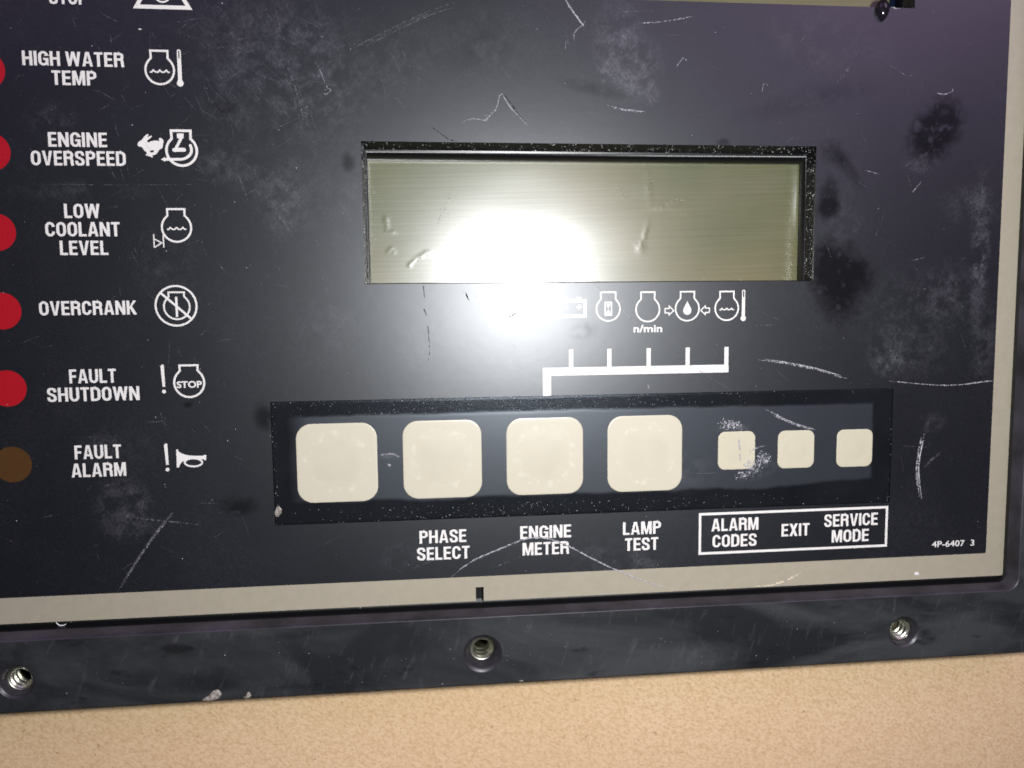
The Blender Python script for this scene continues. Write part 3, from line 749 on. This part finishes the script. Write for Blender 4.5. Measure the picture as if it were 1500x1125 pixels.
def thermo(b,x,top,bot,w,lw,rb):
    b.stroke([b.T(*p) for p in [(x-w/2,bot),(x-w/2,top-w/2)]+earc(x,top-w/2,w/2,w/2,180,0,8)[1:-1]+[(x+w/2,top-w/2),(x+w/2,bot)]],lw*b.s)
    b.P([b.T(x-w/2,bot),b.T(x+w/2,bot),b.T(x+w/2,top-(top-bot)*.25),b.T(x-w/2,top-(top-bot)*.25)])
    b.P([b.T(*p) for p in circle(x,bot,rb,24)])
def done(b,lab):
    o=part(b,'printed_symbol',M_white,face); o['label']=lab
b=sym(234.1,102.7); engine(b,20.9,12.6,28.4,3.1); wave(b,14.6,-1.8,2.2); thermo(b,29.2,30,-19,3.8,2.0,5.0); done(b,'white engine and thermometer symbol beside HIGH WATER TEMP')
b=sym(266.2,220.8); engine(b,22.2,14.2,29.6,3.8)
b.P([b.T(*p) for p in [(-6,25.5),(4,25.5),(3.6,18.5),(1.5,18),(-3,18),(-6,19)]]); b.stroke([b.T(.5,19),b.T(-8.5,3)],4.0*b.s)
b.stroke([b.T(-10,1),b.T(-1,1.6),b.T(3,1.4)],6.0*b.s,cap=False); b.P([b.T(*p) for p in circle(-11,1,2.8,14)]); b.P([b.T(*p) for p in circle(3.5,1.4,3,14)])
b.stroke([b.T(*p) for p in [(13,8)]+bez((14,5),(17,-6),(6,-12.5),(-2,-12.8),10)+[(-14,-13),(-24,-13)]],4.0*b.s,cap=True)
b.P([b.T(*p) for p in [(-31,-13),(-25,-9.8),(-23,-13),(-25,-16.5)]])
done(b,'white engine with crank and arrow symbol beside ENGINE OVERSPEED')
rab=[(232,548),(240,525),(262,502),(300,480),(330,440),(362,404),(395,390),(406,402),(378,446),(420,424),(450,414),(457,428),(432,455),(395,482),(378,498),(400,528),(430,508),(480,494),(540,492),(578,502),(566,470),(575,452),(605,455),(632,480),(640,510),(632,540),(628,590),(606,620),(562,645),(548,680),(510,715),(478,720),(462,728),(474,748),(460,758),(420,740),(362,726),(362,708),(378,700),(372,680),(330,640),(310,602),(290,590),(255,588),(236,572)]
b=Ink(); v=[U(180+x*140/1500,160+y*105/1125) for x,y in rab]; hl=[(420,655),(445,645),(485,645),(492,655),(475,678),(440,680)]; hv=[U(180+x*140/1500,160+y*105/1125) for x,y in hl]
vv,ff=fill([v,hv]); b.add([(x,y,ZP) for x,y in vv],ff); done(b,'white running rabbit symbol beside ENGINE OVERSPEED')
b=sym(258.7,333.3); engine(b,21.4,12.8,27.6,2.9); wave(b,14.2,-1.5,2.0)
b.stroke([b.T(-34,-10),b.T(-34,-30)],1.8*b.s); b.stroke([b.T(-20,-10),b.T(-20,-30)],1.8*b.s); b.stroke([b.T(-33.5,-17),b.T(-22.5,-23),b.T(-33,-29.5)],1.7*b.s); done(b,'white engine with level mark symbol beside LOW COOLANT LEVEL')
b=sym(258.1,448); b.stroke([b.T(*p) for p in circle(0,0,30,64)],2.9*b.s,True); engine(b,18.9,11.6,22,2.5,1,-1.5); b.stroke([b.T(.6,13.5),b.T(.6,-17)],3.4*b.s); b.stroke([b.T(-21.5,19.5),b.T(21,-19.5)],3.3*b.s); done(b,'white struck-out engine symbol beside OVERCRANK')
b=sym(277.3,560.5); engine(b,22,13.3,26.4,3.0); done(b,'white engine outline around STOP beside FAULT SHUTDOWN')
def bang(px,pt,pb,pd,w):
    b=sym(px,pt); s=b.s; b.P([b.T(-w*.62,0),b.T(w*.42,0),b.T(w*.55,-(pb-pt)),b.T(-w*.28,-(pb-pt))]); b.P([b.T(*p) for p in circle(0,0,w*.45,12)]); b.P([b.T(*p) for p in circle(.4,-(pd-pt),2.9,18)]); return b
done(bang(238,536,568,575.3,4.8),'white exclamation mark beside FAULT SHUTDOWN')
done(bang(243.2,651.5,682.5,689.8,4.8),'white exclamation mark beside FAULT ALARM')
o=part(builtin_text('STOP',259.2,568,296.2,9.6,.03,ZP+.02),'printed_word',M_white,face); o['label']='small white word STOP inside the engine outline'
b=Ink()
Zq=lambda x,y:U(x/3.75,520+y/3.75)
horn=[(968,518),(978,519)]+bez((980,528),(1000,552),(1060,556),(1115,553),8)+[(1128,548),(1133,549),(1133,578),(1126,578),(1117,572),(1105,572)]+bez((1100,572),(1060,570),(1030,575),(1012,582),5)+bez((1008,583),(995,588),(988,600),(984,617),5)+[(972,617)]
b.P([Zq(*p) for p in horn]); b.stroke([Zq(1063+48*math.cos(t),590+22*math.sin(t)) for t in np.linspace(0,2*math.pi,33)[:-1]],1.05*.113*2.4,True); done(b,'white horn symbol beside FAULT ALARM')
b=sym(237,-20); b.stroke([b.T(*p) for p in [(-38.6,-30.5),(38.4,-30.5),(0,36)]],5.8*b.s,True); b.stroke([b.T(*p) for p in circle(0,-12,11,40)],2.6*b.s,True); done(b,'white warning triangle symbol beside the upper STOP')
# bracket under the display
b=Ink()
def quad(a,b_,c,d): b.P([U(*a),U(*b_),U(*c),U(*d)])
xv0=mx([(795.2,560)]); xv1=mx([(807.2,560)]); yt=my([(800,538.3),(1060,534.6)]); yb_=my([(810,550.2),(1060,545.6)]); ybt=ky1+.02; xe=mx([(1067.2,525)])
b.P([(xv0,ybt),(xv1,ybt),(xv1,yb_),(xe,yb_),(xe,yt),(xv0,yt)])
tt=my([(837,512),(892,510.7),(950,509.9),(1007,509),(1064,508.3)])
for xc in (836.5,892.5,950.1,1007.2,1063.9):
    X=U(xc,520)[0]; b.P([(X-.36,yt-.05),(X+.36,yt-.05),(X+.36,tt),(X-.36,tt)])
done(b,'white bracket with five ticks between the display symbols and the keypad')
b=sym(838.5,452); T=b.T; b.stroke([T(*p) for p in [(-18.5,-10.8),(18.3,-10.8),(18.3,11),(-18.5,11)]],4.6*b.s,True); b.P([T(-13,12),T(-6,12),T(-6,16.4),T(-13,16.4)]); b.P([T(6,12),T(13,12),T(13,16.4),T(6,16.4)])
b.stroke([T(6.2,2),T(14,2)],2.0*b.s); b.stroke([T(10.1,-2),T(10.1,6)],2.0*b.s); b.stroke([T(-13.5,2),T(-6,2)],2.0*b.s); done(b,'white battery symbol half lost in the flash glare')
b=sym(890.9,452.5); engine(b,17.2,11,23.8,2.1); b.stroke([b.T(*p) for p in [(-4.5,-9),(4.8,-9),(4.8,9.5),(-4.5,9.5)]],1.7*b.s,True); b.P([b.T(-3.4,7.5),b.T(3.6,7.5),b.T(.1,.2)]); b.P([b.T(-3.4,-7.5),b.T(3.6,-7.5),b.T(.1,.2)]); done(b,'white engine with hourglass symbol')
b=sym(948.8,453.3); engine(b,17.2,10.1,24.6,2.1); done(b,'plain white engine outline above n/min')
b=sym(1006.7,452); engine(b,17.2,10.2,23.9,2.1)
b.P([b.T(*p) for p in [(0,10.8)]+bez((0,10.8),(2,5),(6,1),(6,-3.2),6)[1:]+earc(0,-3.2,6,5.6,0,-180,10)[1:]+bez((-6,-3.2),(-6,1),(-2,5),(0,10.8),6)[1:-1]])
for sg in (-1,1):
    ar=[(-32.5,2.6),(-26.5,2.6),(-26.5,6),(-19.8,-.6),(-26.5,-6.5),(-26.5,-3.6),(-32.5,-3.6)]
    b.stroke([b.T(x*-sg if sg>0 else x,y-2.2) for x,y in ar],1.5*b.s,True)
done(b,'white engine with oil drop and two arrows symbol')
b=sym(1064.5,451.5); engine(b,16.9,10.2,23.5,2.1); wave(b,10.8,-1.2,1.5); thermo(b,24.4,25.2,-14.5,3.2,1.3,3.8); done(b,'white engine and thermometer symbol under the display')
b=Ink(); c4=[(1025.2,753),(1299.3,743.2),(1297.4,799.3),(1025.2,810.5)]
x0=(U(*c4[0])[0]+U(*c4[3])[0])/2; x1=(U(*c4[1])[0]+U(*c4[2])[0])/2; y1=(U(*c4[0])[1]+U(*c4[1])[1])/2; y0=(U(*c4[2])[1]+U(*c4[3])[1])/2
b.stroke([(x0,y0),(x1,y0),(x1,y1),(x0,y1)],.44,True); done(b,'thin white box around ALARM CODES, EXIT and SERVICE MODE')

# ------------------------------------------------------------------ scratches, drips, dust, painted flash sparkle
rnd=random.Random(5)
def resample(pts,step):
    out=[]
    for (x0,y0),(x1,y1) in zip(pts[:-1],pts[1:]):
        n=max(1,int(math.hypot(x1-x0,y1-y0)/step)); out+=[(x0+(x1-x0)*i/n,y0+(y1-y0)*i/n) for i in range(n)]
    return out+[pts[-1]]
def smooth(pts,it=2):
    for _ in range(it):
        q=[pts[0]]
        for a,b_ in zip(pts[:-1],pts[1:]): q+=[(a[0]*.75+b_[0]*.25,a[1]*.75+b_[1]*.25),(a[0]*.25+b_[0]*.75,a[1]*.25+b_[1]*.75)]
        pts=q+[pts[-1]]
    return pts
def scratch(px_pts,w=1.0,strands=1,spread=1.0,m=None,z=.06,jit=.20,gap=.15,name='scratch',parent=None,sm=2,lab=None,plane=0.0):
    """w, spread in photograph pixels"""
    b=MB(); P=[U(*p,plane) for p in px_pts]; s=scale_at(*px_pts[0])
    if sm: P=smooth(P,sm)
    P=resample(P,.2)
    for k in range(strands):
        off=(rnd.random()-.5)*spread*s if strands>1 else 0
        a=0 if strands==1 else rnd.random()*.25; e=1 if strands==1 else 1-rnd.random()*.25
        i0=int(a*len(P)); i1=int(e*len(P)); L=[];R_=[]
        ph=rnd.random()*50; Q=P[i0:i1]
        n=len(Q)
        if n<3: continue
        vs=[];fs=[]
        for i,(x,y) in enumerate(Q):
            t=i/(n-1); x2,y2=Q[min(i+1,n-1)]; x1,y1=Q[max(i-1,0)]; dx,dy=x2-x1,y2-y1; l=math.hypot(dx,dy) or 1
            nx,ny=-dy/l,dx/l
            ww=w*s/2*min(1,(t*7+.25),((1-t)*7+.25))*(.45+1.1*mnoise.noise(Vector((i*.35+ph,ph,0)))**2*3+.3*rnd.random())
            o=off+jit*s*mnoise.noise(Vector((i*.2+ph,3,ph)))*1.6+ (rnd.random()-.5)*jit*s*.5
            zz=z+.0015*(k%10)
            vs+=[(x+nx*(o+ww),y+ny*(o+ww),zz),(x+nx*o,y+ny*o,zz+ww*.7),(x+nx*(o-ww),y+ny*(o-ww),zz)]
            if i and rnd.random()>gap: q=3*i; fs+=[(q-3,q-2,q+1,q),(q-2,q-1,q+2,q+1)]
        b.add(vs,fs)
    o=part(b,name,m or M_scr,parent or face)
    if lab: o['label']=lab
    return o
S=scratch
S([(173,868),(190,838),(215,800),(238,768),(258,745)],1.5,5,2.6,M_scr_faint,gap=.05,lab='long pale scratch at the lower left of the faceplate')
S([(174,866),(215,800),(258,746)],.8,2,1.5,M_scr,gap=.5)
S([(661,845),(680,829),(700,817),(735,803),(762,791),(785,786),(810,790),(834,800),(880,825),(920,842),(955,856),(985,862)],1.2,4,1.8,M_scr,gap=.12,lab='long curved scratch across the words ENGINE METER')
S([(1103,525),(1140,530),(1180,537),(1205,543),(1235,553),(1250,553)],1.3,5,3.0,M_scr,gap=.25)
S([(1117,599),(1140,610),(1165,622),(1200,631)],1.4,5,3.2,M_scr,z=.0,gap=.3,parent=pad)
S([(1285,557),(1320,560),(1350,563),(1380,565),(1410,564),(1440,559),(1463,556)],1.1,2,1.2,M_scr,gap=.3)
S([(1410,564),(1440,560),(1463,557)],1.2,4,3.0,M_scr,gap=.2)
S([(1353,632),(1350,648),(1347,660),(1344,680),(1344,695),(1346,715),(1348,735)],1.1,7,5.0,M_scr,gap=.22,lab='thick upright scratch to the right of the keypad')
S([(1353,684),(1362,678),(1368,670),(1382,662)],.7,3,4,M_scr_faint)
S([(670,183),(688,173),(705,175),(712,177),(718,168),(727,160),(733,134),(740,145),(748,158),(765,175),(783,196)],1.1,3,1.8,M_scr,sm=1,gap=.15,lab='zigzag scratch above the lower display')
S([(711,180),(716,168),(722,164)],1,3,4,M_scr,sm=0,gap=.3)
S([(738,138),(748,150),(756,164),(770,180)],1.0,1,1,M_scr_dark,sm=1)
S([(461,91),(464,95),(467,98),(479,130),(486,131),(480,138),(474,138),(477,130)],.9,1,1,M_scr,sm=1,gap=.05)
S([(824,-6),(835,12),(847,28),(859,44)],1.3,4,2.4,M_scr,gap=.1,lab='short bright scratch at the top centre')
S([(860,28),(852,38),(842,46),(840,54),(842,64)],.9,2,1.5,M_scr,gap=.35)
S([(829,60),(828,74)],.9,1,1,M_scr,sm=0)
S([(883,153),(900,158),(915,161),(935,163),(956,166)],1.1,3,2,M_scr,gap=.3)
S([(931,34),(960,33),(975,31),(1000,27),(1022,23)],.9,2,1.6,M_scr,gap=.35)
S([(900,18),(930,17),(965,15)],.7,1,1,M_scr_faint,gap=.3)
S([(870,415),(900,443),(935,478)],.8,1,1,M_scr,gap=.05,jit=.1,sm=0)
S([(978,512),(1005,531),(1035,550),(1070,571)],.8,1,1,M_scr_faint,gap=.05,jit=.1,sm=0)
S([(513,76),(560,52),(600,32),(645,13),(680,4)],.8,6,7,M_scr_faint,gap=.35)
S([(418,92),(432,128),(442,168),(452,205)],.9,7,14,M_scr_faint,gap=.5)
S([(572,75),(580,92),(588,112)],.8,2,3,M_scr_faint); S([(590,76),(597,90),(602,104)],.8,1,1,M_scr_faint)
S([(556,110),(563,130),(568,150)],.7,2,3,M_scr_faint,gap=.4)
S([(1100,861),(1130,857),(1153,850),(1176,836)],1.0,3,2.0,M_palefib,gap=.3)
S([(555,668),(562,665),(573,664),(582,667),(590,673)],.9,3,2.5,M_scr,z=.0,parent=pad,gap=.3)
S([(568,680),(573,682),(576,681)],2.2,3,2.5,M_scr,z=.0,parent=pad,sm=0)
S([(0,269),(80,270),(160,271),(250,271),(340,270)],.6,2,.8,M_scr_faint,gap=.55)
S([(990,98),(995,92),(1000,85),(1007,89)],.8,1,1,M_scr,sm=0,gap=.1)
S([(1116,135),(1118,124),(1121,121),(1125,126)],.8,1,1,M_scr,sm=0,gap=.1)
S([(1371,135),(1379,138),(1388,137),(1397,132),(1388,127)],.9,2,1.2,M_scr,sm=1,gap=.15)
S([(1335,283),(1342,275),(1349,266)],.6,1,1,M_scr,sm=0); S([(1282,347),(1290,327),(1297,308)],.6,1,1,M_scr_faint,sm=0)
S([(1226,124),(1238,107),(1250,92)],.7,3,3,M_scr_faint,gap=.4); S([(1294,88),(1320,105),(1340,118)],.7,3,4,M_scr_faint,gap=.4)
S([(1152,210),(1158,204),(1165,200)],1,2,3,M_scr_faint,gap=.3); S([(1105,478),(1120,478),(1145,476)],.7,2,4,M_scr_faint)
S([(1110,455),(1130,463),(1146,472)],.6,1,1,M_scr_faint); S([(1266,249),(1287,255)],.7,1,1,M_scr,sm=0)
S([(1335,383),(1357,378)],1,3,3,M_scr_faint,sm=0); S([(414,320),(420,332),(430,352)],.7,2,2,M_scr_faint); S([(470,395),(474,410),(481,434)],.8,2,1.6,M_scr_faint)
S([(404,384),(410,396)],.8,1,1,M_scr_faint,sm=0); S([(347,253),(354,270),(362,292)],.7,2,2,M_scr_faint); S([(300,125),(305,140),(312,155)],.6,2,3,M_scr_faint)
S([(160,756),(190,757),(225,762),(300,768)],.8,3,2,M_scr_faint,gap=.4); S([(208,730),(210,738),(207,748)],.7,2,2,M_scr_faint); S([(152,712),(162,710),(172,708)],.8,3,4,M_scr_faint,sm=0)
S([(215,618),(228,617),(241,616)],.8,3,3,M_scr_faint,sm=0); S([(290,737),(305,737),(320,737)],.6,1,1,M_scr_faint,sm=0)
S([(23,116),(26,112),(30,110),(35,110)],.7,1,1,M_scr_faint); S([(1358,655),(1320,653)],.6,1,1,M_scr_faint,sm=0)
S([(632,186),(646,196),(658,205),(670,207)],1.0,1,1,M_scr_dark,sm=0)
S([(620,418),(621,428),(622,436)],1.5,1,1,M_scr_dark,sm=1,gap=0); S([(621,452),(623,457),(625,462)],1.6,1,1,M_scr_dark,sm=1,gap=0); S([(682,428),(684,434),(687,440)],1.5,1,1,M_scr_dark,sm=1,gap=0)
S([(626,470),(628,485),(630,510),(628,530)],.7,2,4,M_scr_dark,gap=.5); S([(745,465),(752,461),(757,457)],1.0,1,1,M_scr_dark,sm=0)
S([(949,563),(950,570),(953,568)],.8,2,1.5,M_scr,sm=0); S([(700,840),(740,825),(790,802),(830,785)],.6,2,2,M_scr_faint,gap=.6); S([(590,840),(630,822),(655,812)],.5,2,2,M_scr_faint,gap=.5)
S([(596,825),(603,830)],.7,1,1,M_scr_faint,sm=0)
M_lcdscr=burr('pale_screen_scratch',(0.42,0.41,0.33),.42,.72)
for pts,sw,sp in (([(668,270),(655,300),(642,333)],5,16),([(950,245),(955,265),(950,290),(942,300)],4,5),([(905,262),(912,280),(925,298)],4,8),([(975,300),(990,292),(1008,300)],5,7),([(1010,258),(1030,259)],2,3),([(938,372),(945,352),(948,332)],4,6),
    ([(560,345),(566,338),(568,322)],3,3),([(598,392),(612,381),(630,371)],4,4),([(1150,318),(1165,316)],3,4)):
    S(pts,.8,sw,sp,M_lcdscr,z=ZL+.16,parent=scr,gap=.3,plane=ZL,name='screen_scratch')
# scuff of many short strokes round the first small key
def scuff(cx,cy,rx,ry,n,ang,parent,lab,ln=10):
    b=MB(); s=scale_at(cx,cy)
    for i in range(n):
        px=cx+rnd.gauss(0,.45)*rx; py=cy+rnd.gauss(0,.45)*ry; x,y=U(px,py); a=ang+rnd.gauss(0,.35)+(math.pi/2 if rnd.random()<.3 else 0)
        l=ln*s*(.2+rnd.random()*.6); w_=s*(.25+.38*rnd.random()); dx,dy=math.cos(a),math.sin(a); z=.13-.25+.0+.0008*i
        x2,y2=x+dx*l,y+dy*l; xm,ym=(x+x2)/2+rnd.gauss(0,.1),(y+y2)/2+rnd.gauss(0,.05)
        zz=ZK+.20+.0006*i
        b.add([(x,y,zz),(xm-dy*w_,ym+dx*w_,zz+.02),(x2,y2,zz),(xm+dy*w_,ym-dx*w_,zz+.02)],[(0,3,2,1)])
    o=part(b,'scuff',M_scr,parent); o['kind']='stuff'; o['label']=lab
scuff(1068,624,19,7,85,1.3,pad,'white scuff above the first small key',9)
scuff(1102,684,15,11,70,1.25,pad,'white scuff over the lower right of the first small key',12)
scuff(1118,674,13,10,55,1.3,pad,'white scuff beside the first small key',10)
scuff(1088,697,14,5,40,.6,pad,'white scuff below the first small key',8)
S([(1082,643),(1084,655),(1084,668),(1087,682)],1.3,3,2.0,M_scr,z=.10,parent=pad,gap=.1); S([(1097,661),(1108,656),(1124,652)],1.1,3,2.5,M_scr,z=.10,parent=pad,gap=.3)
S([(1010,694),(1040,694),(1055,692)],.6,2,1.5,M_scr_faint,z=.0,parent=pad); S([(706,664),(720,660),(728,656)],.8,3,4,M_scr_faint,z=.0,parent=pad)
# drip under the upper display
b=MB(); bx,by=U(1292,16); L=[]
for k,(r_,dz) in enumerate(((1.35,0),(1.3,.35),(1.1,.7),(.75,.98),(.35,1.1),(.08,1.13))):
    L.append([(bx+.0+r_*.88*math.cos(t)*(1-.30*max(0,-math.sin(t))),by+.1+r_*1.35*math.sin(t),dz) for t in np.linspace(0,2*math.pi,25)[:-1]])
b.loops(L,smooth=True); o=part(b,'glossy_drip',M_blob,face); o['label']='glossy black drip hanging from the upper display opening'
S([(1283,10),(1284,18),(1287,26)],1.3,2,2,M_scr,z=.2,sm=0); S([(1305,10),(1314,13),(1322,12)],1.2,2,2,M_scr,sm=0)
# random hairlines
b=MB()
for i in range(520):
    px=rnd.random()*1440; py=rnd.random()*840
    if rnd.random()<.5: px=330+rnd.gauss(0,120); py=160+rnd.gauss(0,110)
    x,y=U(px,py)
    if any(a-.6<x<b_+.6 and c-.6<y<d+.6 for a,b_,c,d in HOLES) or x>bx1-1 or y<by0+1: continue
    a=rnd.choice((1.9,1.9,.5,.5,2.6))+rnd.gauss(0,.18); l=rnd.random()**3*4+.3; w_=.012+.016*rnd.random(); n=5; cu=rnd.gauss(0,.12)
    vs=[]
    for k in range(n):
        t=k/(n-1); aa=a+cu*t; X=x+math.cos(aa)*l*t; Y=y+math.sin(aa)*l*t; q=w_*math.sin(math.pi*(t*.9+.05))
        vs+=[(X-math.sin(aa)*q,Y+math.cos(aa)*q,.045+.00005*i),(X+math.sin(aa)*q,Y-math.cos(aa)*q,.045+.00005*i)]
    if any(aa_-.1<vx<bb_+.1 and cc_-.1<vy<dd_+.1 for aa_,bb_,cc_,dd_ in HOLES for vx,vy,_ in vs): continue
    b.add(vs,[(2*k+1,2*k+3,2*k+2,2*k) for k in range(n-1)])
o=part(b,'hairline_scratches',M_scr_faint,face); o['kind']='stuff'; o['label']='fine hairline scratches scattered over the faceplate'
# dust, and pale specks painted in for flash sparkle on edges
def dust(name,pts,parent,lab,m=M_dust_sparkle,lo=.02,hi=.075):
    b=MB()
    for x,y,z in pts:
        r_=lo+(hi-lo)*rnd.random()**3; a=rnd.random()*6.28; v=[]
        for k in range(4):
            t=a+k*math.pi/2; q=r_*(.5+rnd.random()*.9); v.append((x+q*math.cos(t),y+q*math.sin(t),z))
        v.append((x+rnd.gauss(0,r_*.3),y+rnd.gauss(0,r_*.3),z+r_*.8))
        b.add(v,[(0,1,4),(1,2,4),(2,3,4),(3,0,4)])
    o=part(b,name,m,parent); o['kind']='stuff'; o['label']=lab
pts=[]
for i in range(2000):
    x=kx0+.1+rnd.random()*(kx1-kx0-.2); top=rnd.random()<.55
    y=(ky1-.1-rnd.random()**1.3*2.4) if top else (ky0+.1+rnd.random()**1.3*2.4)
    g=math.exp(-((x-(kx0+42))/30)**2)  # denser near the flash: its sparkle is painted as pale specks
    if rnd.random()>.12+.88*g: continue
    pts.append((x,y,ZK+.085))
for i in range(60): pts.append((kx0+.1+rnd.random()*.6,ky0+rnd.random()*(ky1-ky0),ZK+.095))
for i in range(25): pts.append((kx1-.1-rnd.random()*.4,ky0+rnd.random()*(ky1-ky0),ZK+.095))
dust('dust_sparkle_specks',pts,pad,'pale specks painting the flash sparkle along the keypad margins',lo=.015,hi=.07)
pts=[]
for i in range(300):
    x,y=U(rnd.random()*1440,rnd.random()*860)
    if any(a<x<b_ and c<y<d for a,b_,c,d in HOLES): continue
    pts.append((x,y,.05))
dust('dust_sparkle_specks',pts,face,'pale dust specks scattered over the faceplate',lo=.02,hi=.09)
for (a,b_,c,d),par in ((HOLES[0],dw),(HOLES[1],uw)):
    pts=[]
    for i in range(420): t_=rnd.random(); pts.append((a+rnd.random()*(b_-a),d-.85*t_-.03,-.45-1.95*t_+.04))  # wall specks paint the flash sparkle of the cut edge
    for i in range(380): t_=rnd.random(); pts.append((a+.42*t_+.03,c+rnd.random()*(d-c),-.45-1.95*t_+.04))
    for i in range(260): t_=rnd.random(); pts.append((b_-.50*t_-.03,c+rnd.random()*(d-c),-.45-1.95*t_+.04))
    for i in range(110): pts.append((a+.6+rnd.random()*(b_-a-1.2),c+.2+rnd.random()**2*.9,ZL+.14))
    for i in range(70): pts.append((a+.8+rnd.random()**2*1.2,c+.2+rnd.random()*(d-c-2.5),ZL+.14))
    dust('dust_sparkle_specks',pts,par,'pale dust and painted flash sparkle on the edges of the display recess',lo=.02,hi=.085)
pts=[]
for i in range(70):
    x,y=U(rnd.random()*1500,0,ZF)[0],0; y=fy_out+.6+rnd.random()*(fy_in-fy_out-.8)
    if any((x-h[0])**2+(y-h[1])**2<h[2]**2+1 for h in HC): continue
    pts.append((x,y,ZF+.01))
for i in range(60):
    x=X0+20+rnd.random()*(fx_in-X0-25); pts.append((x,oy0-.2-rnd.random()*.5,-1.25))
dust('dust_sparkle_specks',pts,frame,'pale dust specks on the frame face',lo=.02,hi=.09)
# board fibres and crumbs
def bits(name,n,m,lab,l0,l1,w0,w1):
    b=MB()
    for i in range(n):
        x,y=U(rnd.random()*1500,940+rnd.random()*185,ZC)
        if y>fy_out-1.2: continue
        a=rnd.gauss(.3,1.0); l=l0+(l1-l0)*rnd.random()**2; w_=w0+(w1-w0)*rnd.random(); dx,dy=math.cos(a),math.sin(a); bend=rnd.gauss(0,.2)*l
        z=ZC+.02; xm,ym=x+dx*l/2-dy*bend,y+dy*l/2+dx*bend
        b.add([(x,y,z),(xm-dy*w_,ym+dx*w_,z),(xm+dy*w_,ym-dx*w_,z),(x+dx*l,y+dy*l,z),(xm,ym,z+w_*1.2)],[(0,2,4),(2,3,4),(3,1,4),(1,0,4)])
    o=b.build(name,m); o['kind']='stuff'; o['label']=lab
bits('dark_fibres',260,M_speck,'tiny dark fibres pressed into the brown cardboard',.15,1.1,.02,.07)
bits('pale_fibres',160,M_palefib,'tiny pale fibres on the brown cardboard',.2,1.5,.03,.10)
# curled lint in the groove at the lower left
b=MB(); c=[(82,911),(84,914),(87,916),(91,916.5),(95,915.5),(97,914)]; c=smooth([U(*p,-.2) for p in c],2); L=[]
for i,(x,y) in enumerate(c):
    x2,y2=c[min(i+1,len(c)-1)]; x1,y1=c[max(i-1,0)]; l=math.hypot(x2-x1,y2-y1) or 1; nx,ny=-(y2-y1)/l,(x2-x1)/l
    r_=.11*math.sin(math.pi*(.1+.8*i/len(c))); L.append([(x+nx*r_*math.cos(t),y+ny*r_*math.cos(t),-.2+r_*math.sin(t)) for t in np.linspace(0,2*math.pi,7)[:-1]])
b.loops(L,smooth=True); o=b.build('lint_curl',M_dust_sparkle); o['label']='small white curl of lint in the groove below the beige border at the lower left'; o['category']='lint'
